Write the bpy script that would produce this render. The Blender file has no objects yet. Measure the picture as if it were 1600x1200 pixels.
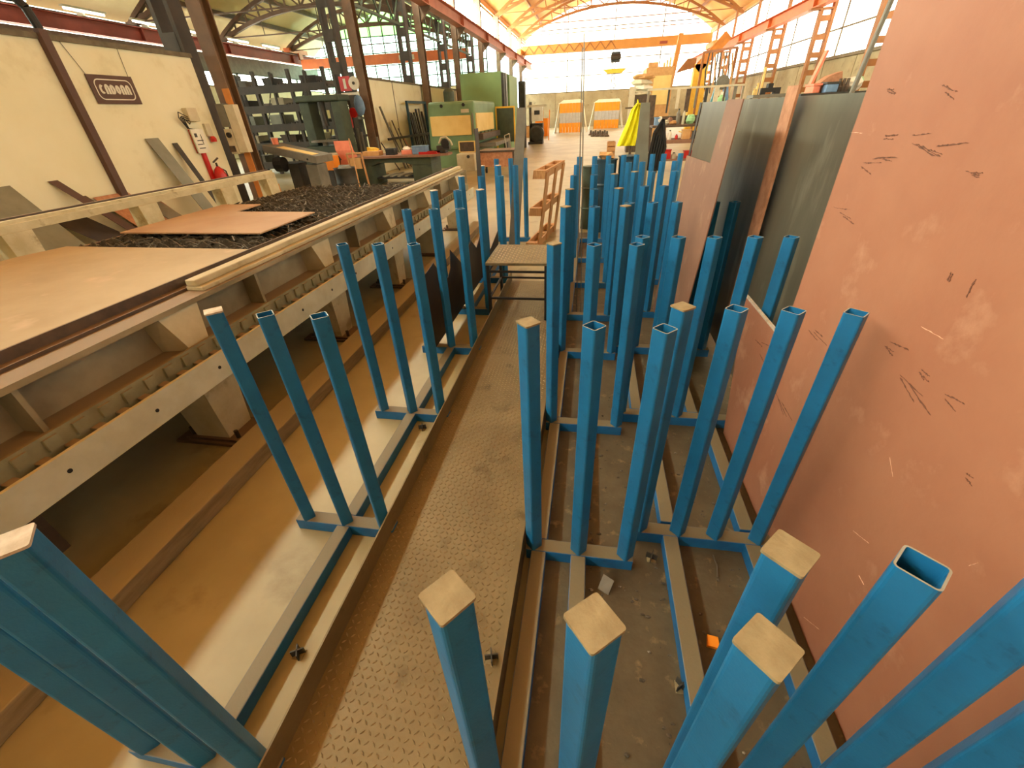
import bpy, math, random
from mathutils import Vector, Matrix
random.seed(7)
SC = bpy.context.scene
COL = SC.collection
R_ = math.radians

# ------------------------------------------------------------------ camera
F_PX, PITCH, ROLL, YAW, CAM_H = 651.07, -0.5772, -0.0484, -0.1904, 1.5652
def cam_axes():
    fw = Vector((math.sin(YAW), math.cos(YAW), 0)); rt = Vector((math.cos(YAW), -math.sin(YAW), 0)); up = Vector((0, 0, 1))
    f2 = math.cos(PITCH)*fw + math.sin(PITCH)*up; u2 = -math.sin(PITCH)*fw + math.cos(PITCH)*up
    r3 = math.cos(ROLL)*rt + math.sin(ROLL)*u2; u3 = -math.sin(ROLL)*rt + math.cos(ROLL)*u2
    return r3, u3, f2
CR, CU, CF = cam_axes()
cam = bpy.data.cameras.new('camera'); cam.sensor_width = 36; cam.lens = F_PX/1600*36; cam.clip_start = .02; cam.clip_end = 300
camo = bpy.data.objects.new('camera', cam); COL.objects.link(camo)
m = Matrix((CR, CU, -CF)).transposed().to_4x4(); m.translation = Vector((0, 0, CAM_H)); camo.matrix_world = m
SC.camera = camo
def ray(px, py): return (px-800)/F_PX*CR - (py-600)/F_PX*CU + CF
def PX(px, py, x=None, y=None, z=None):
    """the point seen at a pixel on the plane x=, y= or z="""
    d = ray(px, py); o = Vector((0, 0, CAM_H))
    t = x/d.x if x is not None else y/d.y if y is not None else (z-CAM_H)/d.z
    return o + d*t

# ------------------------------------------------------------------ light
W = bpy.data.worlds.new('world'); SC.world = W; W.use_nodes = True
W.node_tree.nodes['Background'].inputs[0].default_value = (.86, .95, 1, 1)
W.node_tree.nodes['Background'].inputs[1].default_value = 6
PANE_L = 13.0
SC.view_settings.view_transform = 'Standard'; SC.view_settings.look = 'None'
SC.view_settings.exposure = -0.15; SC.view_settings.gamma = 1; SC.view_settings.use_curve_mapping = False

# ------------------------------------------------------------------ materials
def lin(c):
    return tuple((v/255/12.92 if v/255 <= .04045 else ((v/255+.055)/1.055)**2.4) for v in c) + (1,)
MATS = {}
def mat(name, c1, c2=None, scale=4, rough=.6, metal=0, bump=0, bscale=30, dust=None, detail=5, spec=.5, lo=.35, hi=.65, c3=None, scale3=14, emit=0, alpha=1, stretch=None):
    M = bpy.data.materials.new(name); M.use_nodes = True; nt = M.node_tree; N = nt.nodes; L = nt.links
    b = N['Principled BSDF']; b.inputs['Roughness'].default_value = rough; b.inputs['Metallic'].default_value = metal
    b.inputs['Specular IOR Level'].default_value = spec
    tc = N.new('ShaderNodeTexCoord'); vec = tc.outputs['Object']
    if stretch:
        mp = N.new('ShaderNodeMapping'); mp.inputs['Scale'].default_value = stretch; L.new(vec, mp.inputs[0]); vec = mp.outputs[0]
    col = None
    def noise(sc, a, bb):
        n = N.new('ShaderNodeTexNoise'); n.inputs['Scale'].default_value = sc; n.inputs['Detail'].default_value = detail; n.inputs['Roughness'].default_value = .6
        L.new(vec, n.inputs['Vector']); r = N.new('ShaderNodeMapRange'); r.inputs[1].default_value = a; r.inputs[2].default_value = bb; L.new(n.outputs[0], r.inputs[0]); return r.outputs[0]
    def mix(fac, A, B):
        x = N.new('ShaderNodeMix'); x.data_type = 'RGBA'
        if fac is not None: L.new(fac, x.inputs[0])
        for s, v in ((6, A), (7, B)):
            if isinstance(v, tuple): x.inputs[s].default_value = v
            else: L.new(v, x.inputs[s])
        return x.outputs[2]
    col = lin(c1)
    if c2: col = mix(noise(scale, lo, hi), col, lin(c2))
    if c3: col = mix(noise(scale3, .58, .72), col, lin(c3))
    if dust:
        g = N.new('ShaderNodeNewGeometry'); s = N.new('ShaderNodeSeparateXYZ'); L.new(g.outputs['Normal'], s.inputs[0])
        r = N.new('ShaderNodeMapRange'); r.inputs[1].default_value = .75; r.inputs[2].default_value = .97; L.new(s.outputs[2], r.inputs[0])
        col = mix(r.outputs[0], col, lin(dust))
    if isinstance(col, tuple): b.inputs['Base Color'].default_value = col
    else: L.new(col, b.inputs['Base Color'])
    if bump:
        n = N.new('ShaderNodeTexNoise'); n.inputs['Scale'].default_value = bscale; n.inputs['Detail'].default_value = 4; L.new(vec, n.inputs['Vector'])
        bp = N.new('ShaderNodeBump'); bp.inputs['Strength'].default_value = bump; bp.inputs['Distance'].default_value = .01; L.new(n.outputs[0], bp.inputs['Height']); L.new(bp.outputs[0], b.inputs['Normal'])
    if emit:
        b.inputs['Emission Color'].default_value = lin(c1); b.inputs['Emission Strength'].default_value = emit
    if alpha < 1: b.inputs['Alpha'].default_value = alpha
    MATS[name] = M; return M
mat('blue', (28, 114, 166), (26, 102, 150), scale=9, rough=.42, bump=.06, bscale=160, c3=(24, 88, 128), scale3=26, dust=(150, 150, 138))
mat('blue_base', (22, 108, 166), (26, 90, 138), scale=7, rough=.55, bump=.1, bscale=90, dust=(122, 112, 86))
mat('cap', (156, 140, 106), (136, 120, 88), scale=30, rough=.85, bump=.15, bscale=150)
mat('cap_pale', (205, 196, 180), (176, 160, 138), scale=30, rough=.85)
mat('tread', (138, 124, 92), (120, 106, 76), scale=3, rough=.5, metal=.35, bump=.12, bscale=60, c3=(104, 90, 62), scale3=8)
mat('lug', (166, 148, 112), (138, 122, 90), scale=9, rough=.42, metal=.4)
mat('salmon', (166, 112, 84), (154, 98, 72), scale=2.2, rough=.62, bump=.12, bscale=22, c3=(184, 136, 108), scale3=4.5, detail=10)
mat('salmon2', (140, 102, 80), (128, 90, 70), scale=3, rough=.65, c3=(152, 116, 92), scale3=7)
mat('scorch', (120, 74, 54), (96, 62, 46), scale=60, rough=.75)
mat('pale_scratch', (222, 178, 150), rough=.7)
mat('mill', (126, 120, 104), (98, 92, 78), scale=2.2, rough=.3, metal=.35, bump=.03, bscale=8, stretch=(1, 1, .25), c3=(142, 136, 120), scale3=5)
mat('mill_dark', (58, 46, 36), (44, 34, 28), scale=6, rough=.5, metal=.4)
mat('rust_bar', (190, 138, 104), (164, 112, 80), scale=14, rough=.75, bump=.2, bscale=60)
mat('floor', (174, 162, 124), (150, 136, 98), scale=.9, rough=.42, bump=.05, bscale=14, c3=(126, 108, 74), scale3=2.1, detail=9)
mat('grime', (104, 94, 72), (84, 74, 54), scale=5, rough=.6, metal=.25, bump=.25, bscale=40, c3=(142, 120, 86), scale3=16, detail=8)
mat('cream', (204, 194, 160), (178, 164, 126), scale=4, rough=.55, c3=(148, 130, 94), scale3=6, dust=(184, 168, 130))
mat('cream_dirty', (164, 152, 122), (124, 112, 84), scale=2.4, rough=.6, dust=(138, 116, 88))
mat('greenwhite', (206, 208, 190), (190, 190, 168), scale=6, rough=.45, dust=(206, 196, 160))
mat('tray', (152, 150, 120), (128, 122, 92), scale=6, rough=.55, dust=(142, 122, 86))
mat('brown_steel', (90, 72, 54), (66, 52, 40), scale=10, rough=.6, dust=(120, 96, 74))
mat('plate_tan', (182, 162, 126), (166, 144, 108), scale=1.4, rough=.6, c3=(194, 168, 136), scale3=3)
mat('plate_tan2', (186, 156, 124), (174, 140, 108), scale=1.6, rough=.6)
mat('slat', (112, 104, 90), (70, 64, 54), scale=18, rough=.6, metal=.4, c3=(196, 188, 168), scale3=30)
mat('timber', (150, 134, 102), (124, 108, 78), scale=5, rough=.8, stretch=(6, 1, 6), bump=.2, bscale=30, dust=(162, 146, 110))
mat('wood', (198, 150, 98), (172, 122, 76), scale=6, rough=.75, stretch=(8, 8, 1.5))
mat('black', (26, 24, 22), rough=.6)
mat('rod', (120, 112, 98), rough=.4, metal=.6)
mat('wall_cream', (232, 226, 198), (224, 216, 182), scale=.8, rough=.85, c3=(212, 202, 166), scale3=1.6)
mat('wall_edge', (120, 110, 92), (96, 88, 72), scale=8, rough=.9)
mat('concrete', (170, 152, 116), (150, 132, 98), scale=1.4, rough=.9, c3=(130, 112, 82), scale3=3)
mat('ceiling_side', (230, 206, 160), (216, 188, 138), scale=.5, rough=.85)
mat('ceiling', (214, 162, 92), (204, 148, 78), scale=.5, rough=.85)
mat('col_brown', (116, 88, 62), (96, 72, 50), scale=3, rough=.6)
mat('col_orange', (204, 128, 44), (186, 112, 38), scale=4, rough=.6)
mat('col_dark', (74, 66, 58), (58, 54, 50), scale=3, rough=.65)
mat('truss', (158, 98, 44), (136, 84, 38), scale=3, rough=.6)
mat('truss_brown', (112, 82, 62), (92, 68, 52), scale=3, rough=.65)
mat('beam_orange', (214, 110, 46), (196, 96, 40), scale=2, rough=.5)
mat('beam_red', (160, 72, 54), (140, 62, 48), scale=2, rough=.6)
mat('beam_pink', (190, 118, 92), (174, 104, 80), scale=2, rough=.6)
mat('crane', (206, 140, 64), (192, 126, 54), scale=1, rough=.55)
mat('yellow', (236, 190, 60), (220, 172, 50), scale=4, rough=.5)
mat('vest', (240, 234, 20), (224, 214, 16), scale=12, rough=.8, bump=.5, bscale=9)
mat('pane', (253, 255, 238), emit=PANE_L*.3, rough=.5)
mat('pane_end', (255, 252, 238), emit=PANE_L*.24, rough=.5)
mat('pane_sun', (250, 255, 234), emit=PANE_L*3.2, rough=.5)
mat('pane_green', (205, 250, 226), emit=PANE_L*.55, rough=.5)
mat('pane_leaf', (150, 236, 130), emit=PANE_L*.3, rough=.5)
mat('mullion', (112, 96, 70), rough=.7)
mat('mullion_dark', (84, 92, 84), rough=.7)
mat('tube_light', (255, 250, 235), emit=5, rough=.5)
mat('red', (196, 32, 26), (176, 26, 22), scale=6, rough=.35)
mat('white', (230, 226, 212), (216, 210, 192), scale=5, rough=.6)
mat('offwhite', (206, 196, 168), (190, 178, 148), scale=5, rough=.65)
mat('sign_brown', (92, 68, 58), (84, 60, 52), scale=6, rough=.7)
mat('grey', (120, 116, 104), (100, 96, 84), scale=4, rough=.6)
mat('grey_sheet', (134, 136, 122), (118, 118, 104), scale=3, rough=.45, metal=.3)
mat('dark_grey', (62, 60, 54), (46, 44, 40), scale=5, rough=.6)
mat('green', (116, 146, 104), (102, 130, 92), scale=2, rough=.5)
mat('green_dark', (72, 84, 66), (60, 70, 56), scale=4, rough=.6)
mat('green_cab', (132, 164, 106), (122, 152, 98), scale=1, rough=.55)
mat('panel_cream', (232, 202, 128), (222, 188, 112), scale=2, rough=.6)
mat('orange', (246, 150, 30), (238, 136, 22), scale=2, rough=.6)
mat('curtain_orange', (250, 160, 30), (240, 146, 22), scale=3, rough=.45)
mat('curtain_clear', (196, 190, 184), (176, 172, 170), scale=5, rough=.3)
mat('curtain_white', (246, 238, 214), (236, 226, 196), scale=2, rough=.7)
mat('pink', (240, 146, 116), (228, 130, 102), scale=5, rough=.85)
mat('blue_cloth', (122, 152, 186), (102, 132, 166), scale=8, rough=.85)
mat('teal', (84, 142, 156), rough=.5)
mat('lightgreen', (150, 196, 140), rough=.6)
mat('navy', (26, 66, 84), (20, 52, 68), scale=5, rough=.5)
mat('cardboard', (206, 160, 104), (190, 142, 88), scale=6, rough=.85)
mat('chain', (70, 62, 52), rough=.5, metal=.5)
mat('rubber', (36, 34, 32), rough=.7)
mat('frame_metal', (150, 140, 118), rough=.45, metal=.6)

# ------------------------------------------------------------------ mesh helpers
class MB:
    def __init__(s): s.v = []; s.f = []
    def add(s, vs, fs):
        n = len(s.v); s.v += [tuple(v) for v in vs]; s.f += [tuple(i+n for i in f) for f in fs]; return s
    def box(s, x0, x1, y0, y1, z0, z1):
        return s.add([(x0,y0,z0),(x1,y0,z0),(x1,y1,z0),(x0,y1,z0),(x0,y0,z1),(x1,y0,z1),(x1,y1,z1),(x0,y1,z1)],
                     [(0,3,2,1),(4,5,6,7),(0,1,5,4),(1,2,6,5),(2,3,7,6),(3,0,4,7)])
    def loft(s, a, b):
        """closed solid between two rings of equal length"""
        n = len(a)
        return s.add(list(a)+list(b), [tuple(range(n))[::-1], tuple(range(n, 2*n))] + [(i, (i+1) % n, n+(i+1) % n, n+i) for i in range(n)])
    def prism(s, pts, d):
        d = Vector(d); return s.loft(pts, [Vector(p)+d for p in pts])
    def bar(s, p, q, w, h, up=(0, 0, 1)):
        p = Vector(p); q = Vector(q); d = (q-p).normalized(); up = Vector(up)
        if abs(d.dot(up)) > .98: up = Vector((1, 0, 0))
        a = d.cross(up).normalized()*w/2; b = a.cross(d).normalized()*h/2
        o = [-a-b, a-b, a+b, -a+b]
        return s.loft([p+k for k in o], [q+k for k in o])
    def cyl(s, p, q, r, r2=None, n=12):
        p = Vector(p); q = Vector(q); d = (q-p).normalized(); r2 = r if r2 is None else r2
        a = d.cross((0, 0, 1) if abs(d.z) < .9 else (1, 0, 0)).normalized(); b = d.cross(a)
        c = [a*math.cos(t*2*math.pi/n) + b*math.sin(t*2*math.pi/n) for t in range(n)]
        return s.loft([p+k*r for k in c], [q+k*r2 for k in c])
    def path(s, pts, r, n=6):
        for a, b in zip(pts, pts[1:]): s.cyl(a, b, r, n=n)
        return s
    def lathe(s, prof, c=(0, 0, 0), n=16, axis='z'):
        vs = []; fs = []; c = Vector(c)
        for r, z in prof:
            for t in range(n):
                ca, sa = r*math.cos(t*2*math.pi/n), r*math.sin(t*2*math.pi/n)
                vs.append(c+Vector({'z': (ca, sa, z), 'x': (z, ca, sa), 'y': (ca, z, sa)}[axis]))
        for k in range(len(prof)-1):
            for t in range(n): fs.append((k*n+t, k*n+(t+1) % n, (k+1)*n+(t+1) % n, (k+1)*n+t))
        fs.append(tuple(range(n))[::-1]); fs.append(tuple(range((len(prof)-1)*n, len(prof)*n)))
        return s.add(vs, fs)
    def lump(s, c, r, k=.25, n=8, m=5, seed=0):
        """an uneven rounded heap or bag"""
        rr = random.Random(seed); prof = []; vs = []; fs = []; c = Vector(c); r = Vector(r)
        for i in range(m+1):
            th = math.pi*i/m
            for t in range(n):
                j = 1+rr.uniform(-k, k); ph = 2*math.pi*t/n
                vs.append(c+Vector((r.x*math.sin(th)*math.cos(ph)*j, r.y*math.sin(th)*math.sin(ph)*j, -r.z*math.cos(th)*(j if 0 < i < m else 1))))
        for i in range(m):
            for t in range(n): fs.append((i*n+t, i*n+(t+1) % n, (i+1)*n+(t+1) % n, (i+1)*n+t))
        return s.add(vs, fs)
    def mesh(s, name, off=(0, 0, 0)):
        me = bpy.data.meshes.new(name); o = Vector(off)
        me.from_pydata([tuple(Vector(v)-o) for v in s.v], [], s.f); me.update(); return me
BASE = {}
def thing(name, label, cat, loc=(0, 0, 0), group=None):
    o = bpy.data.objects.new(name, None); COL.objects.link(o); o.location = loc; o.empty_display_size = .1
    BASE[o] = Vector(loc); tag(o, label, cat, group); return o
def tag(o, label, cat, group=None):
    o['label'] = label; o['category'] = cat
    if group: o['group'] = group
def obj(name, me, m, parent=None, loc=(0, 0, 0), bevel=0, smooth=False):
    if m and not me.materials: me.materials.append(MATS[m])
    o = bpy.data.objects.new(name, me); COL.objects.link(o); o.location = loc
    if parent is not None: o.parent = parent; BASE[o] = BASE[parent]
    else: BASE[o] = Vector(loc)
    if bevel:
        b = o.modifiers.new('bevel', 'BEVEL'); b.width = bevel; b.segments = 2; b.limit_method = 'ANGLE'
    if smooth:
        for p in me.polygons: p.use_smooth = True
    return o
def part(name, mb, m, parent, bevel=0, smooth=False, label=None, stuff=False):
    o = obj(name, mb.mesh(name, BASE[parent]), m, parent, bevel=bevel, smooth=smooth)
    if label: o['label'] = label
    if stuff: o['kind'] = 'stuff'
    return o
def single(name, mb, m, label, cat, group=None, bevel=0, smooth=False, loc=None):
    loc = Vector(loc) if loc is not None else Vector((sum(v[0] for v in mb.v)/len(mb.v), sum(v[1] for v in mb.v)/len(mb.v), min(v[2] for v in mb.v)))
    o = obj(name, mb.mesh(name, loc), m, None, loc, bevel, smooth); tag(o, label, cat, group); return o
def struct(name, mb, m, loc=(0, 0, 0)):
    o = obj(name, mb.mesh(name, loc), m, None, loc); o['kind'] = 'structure'; return o
def copy_tree(o, parent=None, loc=None, label=None):
    c = o.copy(); COL.objects.link(c); c.parent = parent
    if loc is not None: c.location = loc
    if label: c['label'] = label
    for ch in list(o.children): copy_tree(ch, c)
    BASE[c] = Vector(c.location) if parent is None else BASE[parent]
    return c
def box(*a): return MB().box(*a)
# ------------------------------------------------------------------ the hall
XL, XR, YB, YE = -7.1, 10.2, -14.0, 52.0          # main aisle: column line, right wall, wall behind, end wall
XLL, YLE = -20.0, 35.0                            # side aisle
def arc(x0, x1, z0, rise, n=24, dz=0):
    """circular arc from (x0,z0) to (x1,z0)"""
    w = (x1-x0)/2; Rr = (w*w+rise*rise)/(2*rise); cx = (x0+x1)/2; cz = z0+rise-Rr; a = math.asin(w/Rr)
    return [(cx+(Rr+dz)*math.sin(-a+2*a*i/n), cz+(Rr+dz)*math.cos(-a+2*a*i/n)) for i in range(n+1)]
struct('floor', box(XLL-1, XR+1, YB-1, YE+1, -.2, 0), 'floor')
def vault(name, x0, x1, z0, rise, y0, y1):
    lo = arc(x0, x1, z0, rise); hi = arc(x0, x1, z0, rise, dz=.12); mb = MB(); n = len(lo)
    for i in range(n-1):
        mb.loft([(lo[i][0], y0, lo[i][1]), (lo[i+1][0], y0, lo[i+1][1]), (hi[i+1][0], y0, hi[i+1][1]), (hi[i][0], y0, hi[i][1])],
                [(lo[i][0], y1, lo[i][1]), (lo[i+1][0], y1, lo[i+1][1]), (hi[i+1][0], y1, hi[i+1][1]), (hi[i][0], y1, hi[i][1])])
    o = struct(name, mb, 'ceiling' if x1 > 0 else 'ceiling_side'); return o, lo
ceil1, lo1 = vault('ceiling', XL-.2, XR+.1, 7.15, 2.9, YB, YE)
ceil2, lo2 = vault('ceiling', XLL, XL-.3, 5.45, 2.1, YB, YLE)
for o, lo, y1, step in ((ceil1, lo1, YE, 3), (ceil2, lo2, YLE, 3)):
    for i in range(step, len(lo)-1, step):
        part('purlin', box(lo[i][0]-.07, lo[i][0]+.07, YB+.3, y1-.1, lo[i][1]-.2, lo[i][1]-.02), 'truss' if o is ceil1 else 'truss_brown', o)
# right wall: concrete below, glazing above
wr = struct('wall_right', box(XR+.12, XR+.4, YB, YE, 0, 3.0), 'concrete')
y = YB
while y < YE-.5:
    part('panel', box(XR, XR+.125, y+.012, min(y+2.83, YE)-.012, 0, 2.94), 'concrete', wr); y += 2.85
part('sill', box(XR-.1, XR+.3, YB, YE, 2.94, 3.04), 'mullion', wr)
WN = [0]
def window(pts_fn, frame_mb, panes, mframe, loc=(0, 0, 0)):
    WN[0] += 1; w = struct('window_%d' % WN[0], frame_mb, mframe)
    for mb, m in panes: part('pane', mb, m, w)
    return w
COLY = [-8.5, -2.8, 2.9, 8.6, 14.4, 20.1, 25.2, 30.8, 36.3, 41.6, 47.0]
fr = MB(); panes = []
ys = [YB]+COLY+[YE]
for z0 in (3.04, 4.02, 5.25, 6.9): fr.box(XR+.02, XR+.1, YB, YE, z0-.03, z0+.03)
for a, b in zip(ys, ys[1:]):
    fr.box(XR+.02, XR+.1, b-.04, b+.04, 3.04, 7.1)
    for z0, z1 in ((3.07, 3.99), (4.05, 5.22), (5.28, 6.87)): panes.append((box(XR+.05, XR+.07, a+.05, b-.05, z0, z1), 'pane'))
window(None, fr, panes, 'mullion')
struct('trim_1', box(XR-.1, XR+.4, YB, YE, 6.93, 7.2), 'crane')
# left clerestory of the main aisle, above the side-aisle roof
fr = MB(); panes = []
for z0 in (5.62, 7.02): fr.box(XL-.12, XL, YB, YE, z0-.05, z0+.05)
for a, b in zip(ys, ys[1:]):
    fr.box(XL-.1, XL, b-.04, b+.04, 5.62, 7.02)
    panes.append((box(XL-.06, XL-.04, a+.05, b-.05, 5.68, 6.96), 'pane_sun'))
window(None, fr, panes, 'mullion')
struct('trim_2', box(XL-.12, XL+.12, YB, YE, 7.05, 7.3), 'crane')
# end wall and its glazed arch; unseen wall behind camera left solid to cut frontal light
def gable(nm, yy, sgn, x0, x1, sill, z0, rise, grid, pm, mfr, mlow, toppane=None):
    w = struct(nm, box(x0, x1, min(yy, yy+sgn*.3), max(yy, yy+sgn*.3), 0, sill), mlow)
    A = arc(x0, x1, z0, rise, n=40)
    def top(x):
        for (xa, za), (xb, zb) in zip(A, A[1:]):
            if xa <= x <= xb: return za+(zb-za)*(x-xa)/(xb-xa)
        return z0
    fr = MB(); panes = []; xs = [x0+(x1-x0)*i/grid[0] for i in range(grid[0]+1)]
    zs = grid[1]; y0 = yy+sgn*.05; y1 = yy+sgn*.07
    for xa, xb in zip(xs, xs[1:]):
        fr.box(xb-.035, xb+.035, min(yy, yy+sgn*.1), max(yy, yy+sgn*.1), sill, top(xb)-.02)
        for k, (za, zb) in enumerate(zip(zs, zs[1:]+[99])):
            ta, tb = min(zb-.03, top(xa+.04)), min(zb-.03, top(xb-.04))
            if max(ta, tb) <= za+.05: continue
            q = [(xa+.04, za+.03), (xb-.04, za+.03), (xb-.04, max(tb, za+.04)), (xa+.04, max(ta, za+.04))]
            mm = pm if not (toppane and za >= toppane[0]) else toppane[1]
            panes.append((MB().prism([(a, y0, b) for a, b in q], (0, sgn*.02, 0)), mm))
    for za in zs: 
        span = [x for x in [x0+(x1-x0)*i/80 for i in range(81)] if top(x) > za]
        if span: fr.box(span[0], span[-1], min(yy, yy+sgn*.1), max(yy, yy+sgn*.1), za-.03, za+.03)
    window(None, fr, panes, mfr); return w
we = gable('wall_end', YE, 1, XL-.2, XR+.1, 3.05, 7.15, 2.9, (4, [3.05, 4.35, 5.6, 6.9, 8.0]), 'pane_end', 'mullion', 'concrete')
for i in range(6): part('panel', box(XL+2.8*i+.3, XL+2.8*i+3.07, YE-.04, YE+.01, 0, 3.0), 'concrete', we)
A = arc(XL-.2, XR+.1, 7.15, 2.9)
struct('wall_back', MB().prism([(XL-.2, YB-.3, 0), (XR+.1, YB-.3, 0)]+[(a, YB-.3, b) for a, b in A[::-1]], (0, .3, 0)), 'concrete')
gable('wall_side_end', YLE, 1, XLL, XL-.3, 3.3, 5.45, 2.1, (14, [3.3, 4.0, 4.7, 5.4, 6.3, 6.9]), 'pane_green', 'mullion_dark', 'wall_cream', (6.3, 'pane_leaf'))
struct('wall_side_back', box(XLL, XL, YB-.3, YB, 0, 6.2), 'concrete')
struct('wall_far_left', box(XLL-.3, XLL, YB, YLE, 0, 3.4), 'wall_cream'); struct('trim_3', box(XLL-.3, XLL, YB, YLE, 4.06, 4.8), 'grey')
fr = box(XLL-.2, XLL, YB, YLE, 3.36, 3.42).box(XLL-.2, XLL, YB, YLE, 4.0, 4.06); panes = []
for i in range(17):
    a = YB+i*2.88; fr.box(XLL-.2, XLL, a-.1, a+.1, 3.4, 4.05); panes.append((box(XLL-.1, XLL-.08, a+.12, a+2.76, 3.43, 3.99), 'pane_sun')); panes.append((box(XLL-.1, XLL-.08, a+.02, a+2.86, 4.82, 5.5), 'pane'))  # upper pane row, mostly hidden by the runway beam, added to brighten the aisle
window(None, fr, panes, 'mullion_dark')
# the main-aisle wall above the low partitions stays open; partitions between the columns
wl = struct('wall_left', box(XL-.08, XL+.02, YB, 8.25, 0, 2.6), 'wall_cream')
part('coping', box(XL-.11, XL+.05, YB, 8.27, 2.6, 2.66), 'wall_edge', wl)
wp = struct('wall_partition', box(XL-.08, XL+.02, 14.9, 33, 0, 2.62), 'wall_cream')
part('coping', box(XL-.11, XL+.05, 14.9, 33, 2.62, 2.68), 'wall_edge', wp)
part('joint', box(XL+.018, XL+.026, 17.1, 17.15, 0, 2.62), 'wall_edge', wp); part('joint', box(XL+.018, XL+.026, 20.7, 20.75, 0, 2.62), 'wall_edge', wp)

# steel columns
def ibeam(mb, x, y, z0, z1, w, d, t=.025):
    mb.box(x-w/2, x+w/2, y-d/2, y-d/2+t, z0, z1); mb.box(x-w/2, x+w/2, y+d/2-t, y+d/2, z0, z1); mb.box(x-t/2, x+t/2, y-d/2+t, y+d/2-t, z0, z1)
for k, y in enumerate(COLY):
    if y < 8: continue
    t = thing('steel_column', 'brown rolled steel column standing in the line beside the low cream partition', 'column', (-6.85, y, 0), 'brown columns of the left line')
    mb = MB(); ibeam(mb, -6.85, y, .03, 7.0, .26, .26); part('shaft', mb, 'col_brown', t)
    part('base_plate', box(-7.05, -6.65, y-.2, y+.2, 0, .03), 'col_brown', t)
    if k == 3: part('sleeve', MB().box(-6.84, -6.7, y-.145, y-.125, .05, 2.15), 'col_orange', t, label='orange painted lower sleeve')
    if y > 34: continue
    t = thing('lattice_column', 'dark laced steel column behind the brown column line', 'column', (-7.55, y+.05, 0), 'dark laced columns of the left line')
    for s in (-1, 1): part('leg', box(-7.75 if s < 0 else -7.43, -7.67 if s < 0 else -7.35, y-.1, y+.2, .02, 5.6), 'col_dark', t)
    for j in range(7): part('batten', box(-7.68, -7.42, y-.11, y-.09, .5+j*.74, .78+j*.74), 'col_dark', t)
    part('base_plate', box(-7.85, -7.25, y-.2, y+.3, 0, .03), 'col_dark', t)
for k, y in enumerate(COLY):
    if y < 18: continue
    t = thing('ladder_column', 'tan laced steel column with rectangular openings along the right wall', 'column', (9.45, y, 0), 'laced columns along the right wall')
    part('leg', box(9.15, 9.27, y-.12, y+.12, .02, 4.65), 'truss', t); part('leg', box(9.63, 9.75, y-.12, y+.12, .02, 7.1), 'truss', t)
    for j in range(7): part('batten', box(9.26, 9.64, y-.1, y-.07, .55+j*.62, .75+j*.62), 'truss', t)
    part('cap_bracket', box(8.75, 9.66, y-.14, y+.14, 4.65, 4.72), 'truss', t); part('base_plate', box(9.05, 9.85, y-.25, y+.25, 0, .03), 'truss', t)
# crane runways
def runway(x, y0, y1, z0, z1, m, label, grp=None, w=.38):
    t = thing('crane_runway_beam', label, 'beam', (x, (y0+y1)/2, z0), grp)
    part('web', box(x-.02, x+.02, y0, y1, z0+.03, z1-.03), m, t)
    part('flange', box(x-w/2, x+w/2, y0, y1, z1-.03, z1), m, t); part('flange', box(x-w/2, x+w/2, y0, y1, z0, z0+.03), m, t)
    part('rail', box(x-.04, x+.04, y0, y1, z1, z1+.06), 'chain', t)
    for yy in COLY:
        if y0 < yy < y1: part('stiffener', box(x-w/2+.02, x+w/2-.02, yy-.015, yy+.015, z0+.03, z1-.03), m, t)
runway(9.0, YB+.1, YE-.1, 4.72, 5.18, 'beam_orange', 'orange crane runway beam along the right glazed wall')
runway(-6.5, YB+.1, YE-.1, 5.05, 5.5, 'beam_pink', 'pinkish red crane runway beam under the left clerestory')
runway(-19.2, YB+.1, YLE-1.5, 4.72, 5.2, 'beam_red', 'deep red crane runway beam at the far side of the side aisle', w=.35)
for k, y in enumerate(COLY[3:]):   # brackets carrying the left runway
    o = single('runway_bracket', MB().prism([(-6.72, y-.06, 5.05), (-6.3, y-.06, 5.05), (-6.3, y-.06, 4.98), (-6.72, y-.06, 4.6)], (0, .12, 0)), 'col_brown', 'small triangular steel bracket under the pinkish runway beam', 'bracket', 'brackets of the left runway')
# longitudinal lattice girders between the dark columns
for a, b in zip(COLY[3:], COLY[4:]):
    if b > 34: break
    t = thing('lattice_girder', 'dark green lattice girder between the dark laced columns', 'girder', (-7.5, (a+b)/2, 4.4), 'lattice girders of the left line')
    part('chord', box(-7.54, -7.46, a+.26, b-.12, 5.35, 5.43), 'green_dark', t); part('chord', box(-7.54, -7.46, a+.26, b-.12, 4.5, 4.58), 'green_dark', t)
    n = 8
    for i in range(n):
        y0 = a+.26+(b-a-.4)*i/n; y1 = a+.26+(b-a-.4)*(i+1)/n
        part('web_bar', MB().bar((-7.5, y0, 4.58 if i % 2 else 5.35), (-7.5, y1, 5.35 if i % 2 else 4.58), .05, .05), 'green_dark', t)
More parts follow.
